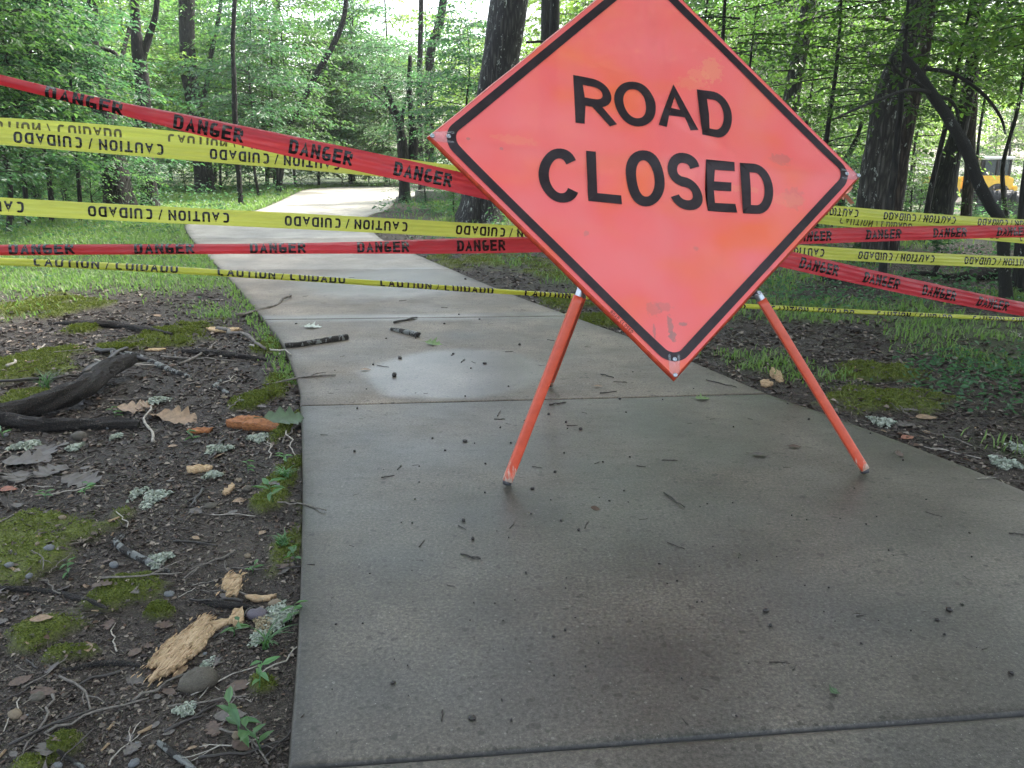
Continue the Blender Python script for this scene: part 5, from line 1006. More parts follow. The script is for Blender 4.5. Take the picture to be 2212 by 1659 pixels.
twig_px(575, 832, 724, 810, 'grey', 'grey forked twig reaching from the soil onto the path', k=0, thick=.9)
twig_px(600, 1088, 710, 1103, 'grey', 'grey twig poking from the moss over the path edge', k=1, thick=.9)
twig_px(600, 1231, 679, 1221, 'dark', 'straight black twig poking over the left path edge', k=0, thick=.7)
twig_px(575, 1640, 658, 1544, 'dark', 'black twig leaning over the path edge near the bottom', k=2, thick=.8)
twig_px(1526, 822, 1590, 838, 'dark', 'straight dark twig near the right path edge', k=0, thick=.7)
twig_px(2109, 1036, 2148, 1032, 'pale', 'pale stub of twig at the right path edge', k=1, thick=1.5)
for k, (x0, y0, x1, y1, kind, label) in enumerate([(0, 828, 178, 816, 'dark', 'long dark twig across the left edge of the dirt'), (180, 815, 275, 758, 'dark', 'dark twig slanting up from a long dark twig at left'), (30, 795, 85, 750, 'pale', 'pale branched twig on moss at the left edge'), (198, 763, 330, 782, 'dark', 'dark straight twig below the grass edge'), (345, 776, 512, 782, 'grey', 'grey twig lying level below the grass edge'), (198, 783, 350, 792, 'pale', 'thin pale twig lying level across the dirt'),
        (540, 750, 640, 768, 'pale', 'forked pale twig near the path edge above the mossy limb'), (470, 715, 590, 760, 'grey', 'long grey twig by the mossy limb'), (400, 790, 470, 745, 'grey', 'grey twig rising over the mossy limb'), (315, 960, 330, 880, 'pale', 'thin white twig standing out against the black limb'), (240, 868, 340, 860, 'grey', 'grey twig beyond the oak leaves'), (115, 1020, 210, 985, 'grey', 'curved grey twig among big grey leaves'), (100, 1062, 145, 1058, 'pale', 'pale twig below the big grey leaves'),
        (380, 1560, 455, 1505, 'grey', 'grey stem running down from the big splinter'), (410, 1500, 560, 1440, 'pale', 'long pale twig from the splinter towards the path'), (460, 1490, 545, 1515, 'pale', 'forked pale twig right of the grey rounded stone'), (465, 1430, 440, 1510, 'pale', 'pale upright twig beside the grooved stone'), (50, 1490, 150, 1420, 'grey', 'thin grey twig at lower left'), (140, 1460, 210, 1545, 'grey', 'brown grey twig bending down at lower left'), (355, 1585, 470, 1525, 'dark', 'dark twig under the lichen at the bottom'), (340, 1575, 300, 1600, 'pale', 'short pale twig near the bottom edge'),
        (620, 960, 640, 905, 'grey', 'grey twig with pods at the left path edge'), (612, 935, 645, 985, 'pale', 'white twig at the left path edge beside the green leaf'), (270, 1010, 300, 990, 'grey', 'small grey twig left of the lichens'), (75, 1190, 100, 1230, 'grey', 'grey twig beside the moss bank'), (110, 1235, 150, 1200, 'grey', 'crossed grey twig beside the moss bank'), (385, 1292, 440, 1262, 'pale', 'thin pale twig left of the broken wood'), (415, 1266, 470, 1252, 'pale', 'second pale twig left of the broken wood'), (375, 1170, 470, 1180, 'dark', 'dark curved twig right of the silvery stick'), (520, 690, 640, 640, 'grey', 'fine stalk lying at the grass edge by the path')]):
    twig_px(x0, y0, x1, y1, kind, label, None, k, .9)
rng = np.random.default_rng(77); GSO = 'loose twigs on the soil'
def rand_soil(x0, x1, y0, y1):
    while True:
        px, py = rng.uniform(x0, x1), rng.uniform(y0, y1); p = gp(px, py)
        if path_sd(p[0], p[1])[0] > .05: return p
for k in range(95):
    p = rand_soil(-60, 640, 660, 1690) if k < 62 else rand_soil(1000, 2260, 560, 1060); kd = ['grey', 'pale', 'dark', 'grey'][k % 4]
    lay(TWM[kd][k % 5], 'twig', p + [0, 0, .003], rng.uniform(.05, .2) * (1 + p[1] * .06), rng.uniform(0, 6.3), {'grey': 'small grey twig loose on the leaf littered soil', 'pale': 'small pale twig loose on the leaf littered soil', 'dark': 'small dark twig loose on the leaf littered soil'}[kd], 'twig', GSO, zs=.8)
# seeds and crumbs on the path
def blob(name, mat, seed, sq=.7, n=10, rough=.3):
    rr = np.random.default_rng(seed); V = []; th = np.linspace(0, 2 * math.pi, n, endpoint=False)
    for a in np.linspace(-1.2, 1.2, 6): V += [(math.cos(a) * math.cos(t_) * .5, math.cos(a) * math.sin(t_) * .38, math.sin(a) * .5 * sq + .3 * sq) for t_ in th]
    V = np.array(V); V = V * (1 + rough * (rr.random((len(V), 1)) - .5)); q = [[a * n + b, a * n + (b + 1) % n, (a + 1) * n + (b + 1) % n, (a + 1) * n + b] for a in range(5) for b in range(n)]; V = np.vstack([V, [0, 0, -.15 * sq], [0, 0, .78 * sq]]); t3 = [[(b + 1) % n, b, 6 * n] for b in range(n)] + [[5 * n + b, 5 * n + (b + 1) % n, 6 * n + 1] for b in range(n)]
    mb = MB(); mb.add(V, q, t3); return mb.mesh(name, M[mat], True)
M['seed'] = simple('wet_seed', (.02, .016, .014), .4, .3, 40); SE = [blob('seed_husk', 'seed', s, .5 + .2 * (s % 3)) for s in range(5)]
GSE = 'dark seed husks on the path'; n = 0
for (x, y, s) in [(1047, 786, 9), (864, 775, 9), (852, 813, 11), (979, 765, 7), (806, 788, 5), (1339, 862, 8), (1254, 928, 9), (1185, 896, 6), (1150, 1056, 10), (1199, 1020, 7), (1004, 954, 12), (1001, 1125, 10), (1021, 1165, 9), (1212, 1125, 9), (1250, 1146, 9), (1424, 1218, 7), (1654, 1321, 14), (1664, 1353, 10), (2024, 1339, 11), (2050, 1319, 15), (2078, 1306, 8), (2040, 1371, 8), (1221, 1362, 8), (1195, 1375, 9), (849, 1476, 12), (1020, 1552, 20), (2184, 1455, 12), (1136, 1238, 6), (1516, 1300, 6), (1790, 1270, 6), (1860, 1390, 8), (1104, 1556, 8), (1084, 1512, 6), (640, 700, 6), (960, 700, 5), (1036, 690, 5), (900, 720, 5)] + [(float(rng.uniform(690, 2150)), float(rng.uniform(600, 1600)), float(rng.uniform(2.5, 6))) for _ in range(150)]:
    p = g(x, y)
    if path_sd(p[0], p[1])[0] > -.04: continue
    lay(SE[n % 5], 'seed_husk', p, s * p[1] / FPX * 1.15, rng.uniform(0, 6), 'small dark seed husk or crumb lying on the concrete path', 'seed', GSE); n += 1
# leaves
def outline_leaf(kind, mat, seed, curl=.12):
    rr = np.random.default_rng(seed); m = 13; t_ = np.linspace(0, 1, m)
    if kind == 'oak': w = .10 + .17 * np.sin(np.pi * t_ ** .8) + .13 * np.where(np.arange(m) % 3 == 1, 1, np.where(np.arange(m) % 3 == 2, .25, -.55)) * np.sin(np.pi * t_ ** .9); w = np.maximum(w, .022); w[0] = .012; w[-1] = .004
    elif kind == 'maple': w = np.array([.015, .12, .34, .18, .30, .46, .20, .15, .26, .13, .09, .05, .004])
    else: w = .24 * np.sin(np.pi * t_ ** .85) + .004
    cx_ = t_ - .5; L_ = np.c_[cx_ + w * .35 * (kind != 'plain'), w * (1 + .15 * rr.random(m))]; R_ = np.c_[cx_ + w * .35 * (kind != 'plain'), -w * (1 + .15 * rr.random(m))]; c_ = np.c_[cx_, np.zeros(m)]
    f = lambda A: np.c_[A, .03 + curl * (A[:, 0] ** 2 * rr.uniform(-.8, 1.6) + A[:, 1] ** 2 * rr.uniform(.5, 3)) + rr.normal(0, .012, len(A))]
    V = np.vstack([f(L_), f(c_), f(R_)]); q = [[i, i + 1, m + i + 1, m + i] for i in range(m - 1)] + [[m + i, m + i + 1, 2 * m + i + 1, 2 * m + i] for i in range(m - 1)]; mb = MB(); mb.add(V, np.array(q)[:, ::-1]); st = [(-.5, 0, V[m][2]), (-.62, .01, .03), (-.74, .03, .02)]; mb.tube(st, .010, 4); return mb.mesh('leaf', M[mat], True)
def lm(name, c): return simple(name, c, .55, .35, 9)
M['lf_tan'] = lm('tan_dead_leaf', (.20, .13, .075)); M['lf_grey'] = lm('grey_dead_leaf', (.075, .064, .056)); M['lf_brown'] = lm('brown_dead_leaf', (.065, .038, .025)); M['lf_green'] = lm('fresh_green_leaf', (.10, .17, .05)); M['lf_dkgreen'] = lm('dark_green_leaf', (.03, .07, .025)); M['lf_pale'] = lm('pale_leaf_underside', (.34, .37, .32)); M['lf_red'] = lm('reddish_dead_leaf', (.20, .07, .04))
LF = {}
def leaf(kind, col, seed=0, curl=.25):
    key = (kind, col, seed % 3); 
    if key not in LF: LF[key] = outline_leaf(kind, 'lf_' + col, seed % 3 + 7, curl)
    return LF[key]
def leaf_px(x, y, Lpx, rz, kind, col, label, group=None, seed=0, tilt=.1, lift=.004):
    p = gp(x, y); return lay(leaf(kind, col, seed), 'leaf', p + [0, 0, lift], Lpx * p[1] / FPX * 1.2, rz, label, 'leaf', group, tilt)
leaf_px(676, 708, 34, .1, 'maple', 'pale', 'pale leaf underside up on the path beside the longer mottled stick'); leaf_px(937, 744, 34, -.1, 'maple', 'green', 'fresh pale green leaf on the path below the short mottled stick', tilt=.25); leaf_px(1517, 863, 30, .2, 'maple', 'green', 'yellow green leaf on the joint right of the sign base'); leaf_px(1800, 1496, 30, .8, 'maple', 'dkgreen', 'small dark green leaf alone on the lower right of the path', tilt=.3)
leaf_px(1286, 1101, 22, .2, 'plain', 'brown', 'curled brown leaf with a long stalk in front of the sign', tilt=.5); leaf_px(790, 800, 20, .1, 'plain', 'tan', 'tan leaf scrap at the left rim of the round puddle'); leaf_px(1943, 984, 26, .4, 'oak', 'brown', 'crumpled dark brown leaf near the right path edge', tilt=.5); leaf_px(1716, 967, 26, 0, 'plain', 'brown', 'flat dark brown leaf on the path left of the right leg'); leaf_px(1640, 985, 34, -.4, 'plain', 'grey', 'flat grey leaf stuck to the path between the legs', tilt=0); leaf_px(1292, 836, 18, .1, 'plain', 'tan', 'small tan leaf behind the left legs on the path')
leaf_px(384, 912, 70, .3, 'oak', 'tan', 'tan pointed oak leaf curling up at the end of the black limb', tilt=.4, lift=.02); leaf_px(345, 905, 52, 2.2, 'oak', 'tan', 'second tan oak leaf tucked against the black limb', seed=1, tilt=.3, lift=.01); leaf_px(290, 885, 60, .5, 'oak', 'tan', 'brown oak leaf above the end of the black limb', seed=2, tilt=.2); leaf_px(318, 878, 34, 1.2, 'oak', 'tan', 'light tan leaf standing behind the other oak leaves', seed=1, tilt=.5)
leaf_px(60, 1000, 84, .4, 'oak', 'grey', 'broad grey oak leaf under the black limb at the left edge'); leaf_px(110, 1022, 70, 1.2, 'oak', 'grey', 'grey oak leaf right of the broad one at left', seed=1); leaf_px(175, 1042, 80, -.2, 'oak', 'grey', 'long flat grey oak leaf at left', seed=2); leaf_px(40, 1035, 70, 2.0, 'oak', 'grey', 'grey oak leaf overlapping others at the left edge', seed=1); leaf_px(95, 978, 60, -.5, 'oak', 'grey', 'grey oak leaf with its points beneath the lichens', seed=2); leaf_px(15, 1060, 40, .2, 'plain', 'red', 'reddish leaf at the left edge below the grey leaves')
leaf_px(615, 920, 78, .6, 'oak', 'dkgreen', 'fresh lobed dark green leaf at the left edge of the path', tilt=.35, lift=.03); leaf_px(498, 1550, 70, .2, 'plain', 'grey', 'round grey brown leaf right of the bottom lichen', tilt=.1); leaf_px(520, 1485, 60, .5, 'plain', 'brown', 'brown leaf below the pale twigs near the path', seed=1); leaf_px(90, 1340, 44, .4, 'plain', 'tan', 'tan leaf on the moss at lower left'); leaf_px(45, 1475, 50, .9, 'plain', 'brown', 'brown curled leaf at the lower left edge', seed=2); leaf_px(95, 1500, 55, .1, 'plain', 'brown', 'ochre brown leaf in the lower left corner area')
leaf_px(1955, 1130 - 210, 40, .3, 'oak', 'grey', 'grey leaf in litter right of the path', seed=1); leaf_px(2000, 905, 46, .2, 'plain', 'tan', 'pale tan leaf in litter near the right path edge'); leaf_px(1960, 948, 36, .5, 'plain', 'red', 'orange brown leaf at the right path edge')
GL = {'tan': 'tan dead leaf lying loose on the soil', 'grey': 'grey dead leaf lying loose on the soil', 'brown': 'brown dead leaf lying loose on the soil'}
for k in range(130):
    p = rand_soil(-60, 640, 620, 1690) if k < 85 else rand_soil(1000, 2300, 555, 1060); c_ = ['grey', 'brown', 'grey', 'tan', 'brown', 'grey'][k % 6]
    lay(leaf(['oak', 'plain', 'maple', 'plain'][k % 4], c_, k), 'leaf', p + [0, 0, .004], rng.uniform(.022, .055) * (1 + p[1] * .07), rng.uniform(0, 6.3), GL[c_], 'leaf', 'dead leaves on the soil', rng.uniform(-.3, .3))
# splintered wood
t = NT('raw_wood'); fb = t.noise(t.pos((6, 60, 6)), 5, 5, .7); c = t.ramp(fb, [(.28, (.22, .13, .06)), (.45, (.50, .33, .18)), (.62, (.66, .48, .29)), (.8, (.74, .58, .39))]); t.set('Base Color', c); t.set('Roughness', .75); t.bump(fb, 1.0, .012); M['raw'] = t.m
t = NT('rotten_orange_wood'); fb = t.noise(t.pos((30, 30, 90)), 2, 5, .7); t.set('Base Color', t.ramp(fb, [(.3, (.05, .025, .015)), (.5, (.30, .11, .035)), (.75, (.46, .20, .07))])); t.set('Roughness', .85); t.bump(fb, 1, .01); M['rotwood'] = t.m
def chunk(name, label, pts, thick, mat, rot=0.0, cat='wood piece', seed=0, jag=.016, group=None, bulge=0.0, fib=0):
    rr = np.random.default_rng(seed); P = np.array([gp(x, y)[:2] for x, y in pts]); c0 = P.mean(0); P = P - c0; size = np.abs(P).max(); c_, s_ = math.cos(-rot), math.sin(-rot); P = P @ np.array([[c_, s_], [-s_, c_]]).T
    Q = []
    for i in range(len(P)):
        a, b = P[i], P[(i + 1) % len(P)]; m = max(2, int(np.linalg.norm(b - a) / .006))
        for j in range(m): Q.append(a + (b - a) * j / m + rr.normal(0, 1, 2) * np.array([jag, jag * .25]) * (.25 if j else .1) * min(1, size / .05))
    Q = np.array(Q); n = len(Q); vs = [Vector(q) for q in Q]; gs = max(size / 12, .004)
    for x in np.arange(P[:, 0].min(), P[:, 0].max(), gs):
        for y in np.arange(P[:, 1].min(), P[:, 1].max(), gs): vs.append(Vector((x, y)))
    res = delaunay_2d_cdt(vs, [], [list(range(n))], 1, 1e-5); V2 = np.array([(v.x, v.y) for v in res[0]]); T_ = np.array([f for f in res[2] if len(f) == 3])
    a, b, c = V2[T_[:, 0]], V2[T_[:, 1]], V2[T_[:, 2]]; ar = (b[:, 0] - a[:, 0]) * (c[:, 1] - a[:, 1]) - (b[:, 1] - a[:, 1]) * (c[:, 0] - a[:, 0]); T_[ar < 0] = T_[ar < 0][:, ::-1]
    r2 = (V2 ** 2).sum(1) / size ** 2; z = thick * (.75 + .9 * (fbm(V2[:, 0] * 40 + seed, V2[:, 1] * 220, seed, 3) - .45) + .8 * (fbm(V2[:, 0] * 30, V2[:, 1] * 30, seed + 3, 2) - .4)) + bulge * np.clip(1 - r2, 0, 1)
    nv = len(V2); V = np.vstack([np.c_[V2, z], np.c_[V2 * .96, np.full(nv, -.004)]]); from collections import Counter
    ed = Counter(); 
    for f in T_:
        for i in range(3): ed[(f[i], f[(i + 1) % 3])] += 1
    side = [[b_, a_, a_ + nv, b_ + nv] for (a_, b_) in ed if (b_, a_) not in ed]
    o = mesh_np(name, V, [T_, T_[:, ::-1] + nv, np.array(side)], M[mat]); o.location = (c0[0], c0[1], gz1(*c0) + .004); o.rotation_euler = (0, 0, rot); tag(o, label, cat, group)
    if fib:
        k = rr.integers(0, nv, fib); L = rr.uniform(.008, .028, fib); a_ = rr.normal(0, .22, fib) + np.where(rr.random(fib) < .5, 0, math.pi); V3, q3 = leaves_mesh(np.c_[V2[k] * .97, z[k] + .001], np.c_[np.cos(a_), np.sin(a_), rr.uniform(-.05, .16, fib)], np.array([0, 0, 1.0]) + rr.normal(0, .3, (fib, 3)), L, L * .2, .3, .05)
        mesh_np('fibres', V3, [q3], M[mat], o)
    return o
chunk('wood_splinter', 'big pale shredded splinter of raw wood on the dark soil', [(417, 1333), (405, 1345), (392, 1352), (372, 1378), (362, 1395), (352, 1410), (350, 1425), (356, 1432), (347, 1447), (352, 1455), (380, 1462), (385, 1478), (395, 1475), (408, 1468), (412, 1448), (420, 1430), (440, 1400), (445, 1385), (440, 1375), (445, 1355), (435, 1348), (425, 1360), (418, 1350)], .013, 'raw', R(78), seed=1, bulge=.004, fib=170)
chunk('wood_splinter', 'squarish pale wood piece above the black rotten stick', [(474, 1256), (487, 1252), (497, 1251), (502, 1262), (520, 1266), (526, 1280), (528, 1292), (500, 1294), (486, 1290), (480, 1275)], .016, 'raw', R(80), seed=2, fib=50)
chunk('wood_splinter', 'small pale wood piece under the black rotten stick', [(500, 1322), (532, 1324), (530, 1350), (512, 1356), (506, 1345)], .024, 'raw', R(85), seed=3)
chunk('wood_splinter', 'thin pale shreds lying right of the squarish wood piece', [(530, 1294), (560, 1292), (598, 1290), (585, 1298), (550, 1303)], .012, 'raw', R(0), seed=4)
chunk('wood_splinter', 'narrow orange splinter between the big splinter and the small piece', [(455, 1352), (480, 1344), (502, 1346), (495, 1354), (465, 1362)], .012, 'raw', R(5), seed=5)
chunk('wood_chip', 'slender pale chip with two prongs on the moss beyond the limb', [(313, 759), (335, 752), (348, 751), (342, 756), (360, 756), (340, 760)], .012, 'raw', 0, cat='wood chip', seed=6)
chunk('wood_chip', 'ragged tan chip standing on end near the lichens', [(421, 1027), (430, 1012), (445, 1008), (444, 1018), (432, 1028)], .022, 'raw', R(50), cat='wood chip', seed=7)
chunk('wood_chip', 'pointed pale chip left of a pebble midway down the soil', [(476, 1054), (490, 1055), (512, 1064), (514, 1069), (498, 1067), (482, 1060)], .014, 'raw', R(-25), cat='wood chip', seed=8)
chunk('wood_chip', 'long pale splinter at the right path edge behind the right leg', [(1650, 822), (1672, 812), (1705, 809), (1703, 814), (1680, 819), (1662, 823)], .03, 'raw', R(20), cat='wood chip', seed=9)
chunk('wood_chip', 'tan chip lying left of the long splinter at the right path edge', [(1643, 828), (1660, 826), (1670, 834), (1655, 838), (1645, 836)], .02, 'raw', 0, cat='wood chip', seed=10)
chunk('wood_chip', 'broken pale chip at the right path edge under the sign', [(1220, 679), (1238, 677), (1250, 682), (1238, 688), (1224, 684)], .03, 'raw', 0, cat='wood chip', seed=11)
chunk('wood_chip', 'pale chip with bark near the end of the mottled limb', [(445, 712), (470, 710), (522, 713), (500, 718), (455, 718)], .02, 'raw', 0, cat='wood chip', seed=12)
chunk('wood_chip', 'orange streaked chip between the oak leaves and the rotten chunk', [(405, 935), (425, 930), (462, 930), (450, 937), (415, 939)], .014, 'rotwood', 0, cat='wood chip', seed=13)
chunk('rotten_wood', 'orange crumbling lump of rotten wood near the left path edge', [(511, 912), (525, 905), (550, 903), (570, 908), (575, 920), (570, 940), (550, 948), (535, 935), (518, 928)], .020, 'rotwood', R(20), seed=14, bulge=.018, jag=.012, fib=0)
GC2 = 'small pale wood chips on the soil'
for k in range(44):
    p = rand_soil(-40, 630, 680, 1680) if k < 30 else rand_soil(1050, 2250, 600, 1060); L = rng.uniform(.012, .035) * (1 + .08 * p[1]); key = 'chipmesh%d' % (k % 4)
    if key not in CR: CR[key] = twig_mesh('wood_chip', 'raw', 300 + k, False, .17, 4, .03)
    lay(CR[key], 'wood_chip', p, L, rng.uniform(0, 6), 'little pale chip of wood on the dark soil', 'wood chip', GC2, zs=.45)
# stones
M['st_grey'] = simple('grey_stone', (.12, .125, .13), .6, .2, 30, bump=.3); M['st_tan'] = simple('tan_stone', (.17, .13, .085), .7, .3, 30, bump=.3); M['st_purple'] = simple('purple_stone', (.085, .072, .09), .6, .2, 25, bump=.3); M['st_brown'] = simple('brown_stone', (.075, .064, .048), .7, .3, 30, bump=.4)
ST = {c_: [blob('stone', 'st_' + c_, 500 + i + hash2(np.array([i]), np.array([len(c_)]), 3)[0].astype(int), .45 + .15 * i, 12, .22) for i in range(3)] for c_ in ('grey', 'tan', 'purple', 'brown')}
for k, (x, y, s, c_, label) in enumerate([(365, 1285, 26, 'grey', 'angular blue grey pebble above the big splinter'), (107, 1186, 24, 'grey', 'pale grey pebble beside the moss bank at left'), (247, 1224, 22, 'grey', 'flat grey pebble left of the silvery stick'), (556, 1332, 52, 'purple', 'flat purple grey stone between wood pieces and lichen'), (595, 1308, 34, 'tan', 'rough tan stone at the top of the large lichen'), (34, 1548, 34, 'tan', 'rounded ochre pebble in the lower left corner'), (82, 1508, 38, 'brown', 'brown stone near the ochre pebble'), (428, 1482, 90, 'brown', 'long grooved olive brown stone below the big splinter'), (535, 1060, 20, 'brown', 'brown pebble beside the pointed chip'), (455, 1095, 28, 'brown', 'dull brown stone above the moss near mid soil'), (172, 947, 34, 'brown', 'brown stone under the black limb'), (590, 788, 16, 'brown', 'tan brown pebble at the mossy path edge'), (485, 860, 16, 'tan', 'pale pinkish pebble near the stick pieces'), (135, 1120, 18, 'tan', 'tan pebble in the litter below the grey leaves'), (535, 1203, 16, 'tan', 'yellowish pebble near the path edge'), (515, 1038, 18, 'tan', 'tan pebble near the moss by the path'), (20, 1262 - 40, 20, 'grey', 'grey pebble at the left edge beside the moss bank')]):
    p = gp(x, y); lay(ST[c_][k % 3], 'stone', p - [0, 0, .002], s * p[1] / FPX * 1.1, rng.uniform(-.5, .5), label, 'stone')
for k in range(34):
    p = rand_soil(-40, 635, 700, 1690); c_ = ['brown', 'tan', 'grey'][k % 3]; lay(ST[c_][k % 3], 'stone', p, rng.uniform(.008, .024), rng.uniform(0, 6), {'brown': 'tiny brown pebble in the wet soil', 'tan': 'tiny tan pebble in the wet soil', 'grey': 'tiny grey pebble in the wet soil'}[c_], 'stone', 'tiny pebbles in the soil')
# lichen tufts
M['lichen'] = litter_mat('lichen_lobes', [(.25, .28, .22), (.34, .37, .30), (.44, .47, .39), (.28, .31, .25), (.52, .54, .46)], .8); M['lichen_tan'] = litter_mat('lichen_tan', [(.26, .21, .13), (.36, .30, .19), (.44, .38, .26)], .8)
def lichen(label, x, y, w, h, n, mat='lichen', up=.5, tan=0):
    rr = np.random.default_rng(int(x + y)); p = gp(x, y); ex = w / 2 * p[1] / FPX; ey = abs(gp(x, y - h / 2)[1] - gp(x, y + h / 2)[1]) / 2; r = np.sqrt(rr.random(n)); a = rr.uniform(0, 6.28, n); wob = 1 + .3 * np.sin(a * 3 + x) + .2 * np.sin(a * 5 + y)
    X_ = r * np.cos(a) * ex * wob; Y_ = r * np.sin(a) * ey * wob; Z_ = .004 + up * ex * .5 * (1 - r ** 2) * rr.random(n); d = rr.uniform(0, 6.28, n); L = rr.uniform(.005, .013, n) * np.clip(p[1] / 2, .8, 1.6); V, q = leaves_mesh(np.c_[X_, Y_, Z_], np.c_[np.cos(d), np.sin(d), rr.uniform(-.1, .9, n)], np.array([0, 0, 1.0]) + rr.normal(0, .6, (n, 3)), L, L * .9, .5, .2)
    o = mesh_np('lichen', V, [q], M[mat]); o.location = p; tag(o, label, 'lichen'); return o
lichen('pale mint lichen tuft alone on the soil above the silvery stick', 333, 1081, 42, 40, 420); lichen('mint lichen growing on the end of the silvery stick', 345, 1213, 44, 34, 320, up=1.0); lichen('large two toned lichen mat against the left path edge', 598, 1338, 66, 66, 800); lichen('tan heart of the large lichen mat by the path', 578, 1352, 60, 46, 520, 'lichen_tan'); lichen('mint lichen spilling from the lower side of the large mat', 560, 1382, 36, 26, 260)
lichen('round mint lichen right of the big splinter', 450, 1440, 26, 24, 240); lichen('mint lichen strip under the grooved stone', 400, 1537, 46, 26, 320); lichen('crisp grey lichen below the black limb at the left edge', 60, 968, 70, 14, 380); lichen('small grey lichen right of the crisp one', 162, 970, 24, 12, 160); lichen('flat grey green lichen strip near the middle of the soil', 472, 974, 50, 14, 280); lichen('grey green lichen in two tufts left of the path edge', 558, 950, 44, 14, 260)
lichen('white lichen flakes right of the ragged chip', 460, 1030, 34, 12, 200); lichen('small white lichen under the black limb', 253, 946, 18, 10, 120); lichen('pale lichen crumbs left of the mint tuft', 295, 1070, 28, 22, 130); lichen('dark grey lichen bits beyond the oak leaves', 340, 868, 40, 14, 200); lichen('pale lichen patch at the right path edge', 2170, 1005, 60, 22, 320); lichen('grey lichen strip in the litter right of the path', 1905, 915, 50, 18, 240); lichen('pale lichen by the right path edge near the picture edge', 2205, 975, 30, 26, 200)
# seedlings and tufts
M['seedling'] = leaf_mat('seedling', [(.05, .14, .05), (.08, .19, .07), (.11, .23, .08)], (.16, .34, .08), .35, .4)
def seedling_mesh(seed, n=6, Lf=.035, h=.05):
    rr = np.random.default_rng(seed); mb = MB(); stem = np.array([[0, 0, 0], [.1 * h, 0, h * .5], [.35 * h, .1 * h, h]]); mb.tube(stem, [.0014, .0012, .0008], 5); s = np.linspace(.35, 1, n); P = np.stack([np.interp(s, [0, .5, 1], stem[:, c]) for c in range(3)], -1); a = np.where(np.arange(n) % 2, 0, 3.14) + rr.normal(0, .5, n) + np.arange(n) * .5
    V, q = leaves_mesh(P, np.stack([np.cos(a), np.sin(a), rr.uniform(-.1, .5, n)], -1), np.array([0, 0, 1.0]) + rr.normal(0, .25, (n, 3)), Lf * rr.uniform(.7, 1.2, n), Lf * .36, .12, .25); mb.add(V, q); return mb.mesh('seedling', M['seedling'])
SD = [seedling_mesh(s, 5 + s % 3, .030 + .004 * s, .04 + .008 * s) for s in range(5)]
for k, (x, y, s, label) in enumerate([(545, 1238, 1.25, 'green seedling with pointed leaves below the path edge moss'), (560, 1482, 1.5, 'bright seedling with narrow drooping leaves at the path edge'), (520, 1600, 1.9, 'tall spindly seedling near the bottom by the path'), (566, 1625, 1.5, 'small leaved seedling in the bottom corner beside the path'), (590, 1083, 1.6, 'bright green seedling at the left path edge by the grey twig'), (98, 1078, 1.3, 'light green seedling left under the grey leaves'), (182, 1070, 1.3, 'green seedling right of another under the grey leaves'), (145, 1245, 1.0, 'bluish green seedling left of the silvery stick'), (250, 905, 1.2, 'small green sprig beside the black limb end'), (418, 955, 1.1, 'tiny green sprig below the oak leaves'), (615, 1000, 1.5, 'ferny green sprig at the path edge above the green leaf'), (505, 1375, 1.4, 'broad dark leaf seedling left of the lichen mat'), (628, 1345, 1.2, 'green leaves between lichen mat and path'), (536, 1022, 1.0, 'pale green rosette near the white lichen'), (640, 1215, 1.0, 'little green sprig hugging the path edge'), (8, 945, 2.0, 'dark green sprig at the left edge under the black limb')]):
    p = gp(x, y); o = lay(SD[k % 5], 'seedling', p - [0, 0, .003], s * .78, k * 1.1, label, 'seedling')
def tuft(label, x, y, n, L, mat='grass', spread=.05):
    rr = np.random.default_rng(int(x)); p = gp(x, y); mb = MB()
    for i in range(n):
        a = rr.uniform(0, 6.28); l = L * rr.uniform(.5, 1.1); b = np.array([rr.normal(0, spread * .3), rr.normal(0, spread * .3), 0]); s = np.linspace(0, 1, 6); out = rr.uniform(.3, 1.0); C = b + np.c_[np.cos(a) * out * l * s ** 1.3, np.sin(a) * out * l * s ** 1.3, l * (s - .55 * s ** 2.2) * 1.05]; w = .0022 * (1 - s ** 2) + .0004; S_ = np.array([-math.sin(a), math.cos(a), 0]); V = np.vstack([C - S_ * w[:, None], C + S_ * w[:, None]]); mb.add(V, [[j, j + 1, 6 + j + 1, 6 + j] for j in range(5)])
    o = mb.build('grass_tuft', M[mat]); o.location = p; tag(o, label, 'grass tuft')
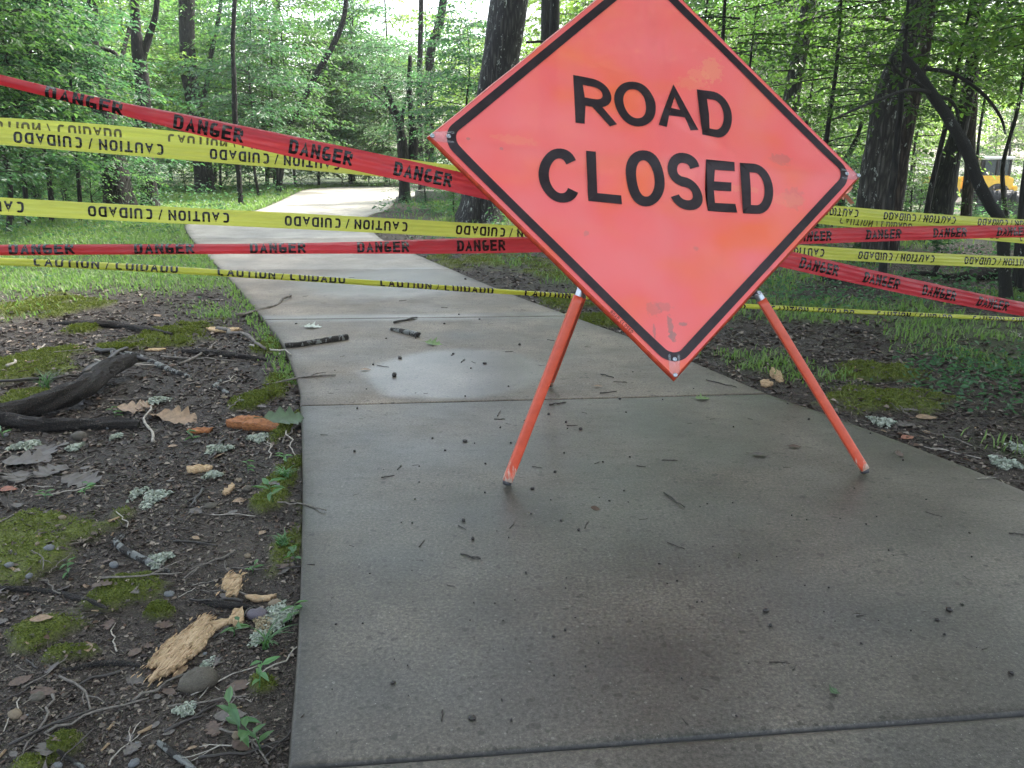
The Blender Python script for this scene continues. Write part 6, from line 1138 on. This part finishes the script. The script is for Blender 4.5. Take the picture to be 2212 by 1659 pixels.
tuft('tuft of arching blue green grass beside the black limb', 98, 838, 26, .17, 'seedling'); tuft('fine dark grass tuft at the left path edge', 618, 1030, 60, .07, 'seedling', .03); tuft('fine grass tuft below the lichen mat by the path', 575, 1400, 22, .10, 'seedling', .02); tuft('grass tuft on the mossy path edge lower left', 610, 1175, 40, .06, 'seedling', .03)
# taller weeds of the verge
def weed_mesh(seed, h=.6):
    rr = np.random.default_rng(seed); mb = MB(); PP, DD, LL = [], [], []
    for s_ in range(4):
        b = rr.normal(0, .09, 2); ln = rr.normal(0, .12, 2); hh = h * rr.uniform(.65, 1.1); C = np.array([[b[0] + ln[0] * q, b[1] + ln[1] * q, hh * q] for q in np.linspace(0, 1, 5)]); mb.tube(C, [.004, .004, .003, .003, .002], 4, cap=False)
        for q in np.linspace(.25, 1, 8):
            for sd in (0, math.pi): a = q * 9 + sd + rr.normal(0, .3); PP.append([np.interp(q, np.linspace(0, 1, 5), C[:, c]) for c in range(3)]); DD.append([math.cos(a), math.sin(a), rr.uniform(-.2, .5)]); LL.append(.13 * (1.15 - .5 * q) * rr.uniform(.8, 1.2))
    PP, DD, LL = np.array(PP), np.array(DD), np.array(LL); V, q = leaves_mesh(PP, DD, np.array([0, 0, 1.0]) + rr.normal(0, .2, (len(PP), 3)), LL, LL * .28, .15, .3); mb.add(V, q); return mb.mesh('weed', M['leaf_cool'])
WM = [weed_mesh(s) for s in range(4)]; k = 0
for i in range(74):
    px, py = (rng.uniform(-60, 330), rng.uniform(395, 445)) if i < 44 else ((rng.uniform(1700, 2260), rng.uniform(440, 560)) if i < 66 else (rng.uniform(880, 1010), rng.uniform(440, 476)))
    p = g(px, py); 
    if path_sd(p[0], p[1])[0] < .25: continue
    p[2] = gz1(p[0], p[1]); s_ = rng.uniform(.7, 1.25) * (1 if i < 44 else .75 if i < 66 else .5); lay(WM[i % 4], 'weed', p, s_, rng.uniform(0, 6), 'leafy upright weed growing on the verge', 'weed', 'leafy weeds of the verge')
for k, (px, py, s) in enumerate([(290, 425, 1.5), (262, 428, 1.2), (318, 422, 1.3)]): p = gp(px, py); lay(WM[k], 'weed', p, s, k * 2., ['tall weed with paired pointed leaves standing above the middle yellow tape', 'shorter weed left of the tall paired leaf weed', 'weed with light leaves right of the tall paired leaf weed'][k], 'weed')
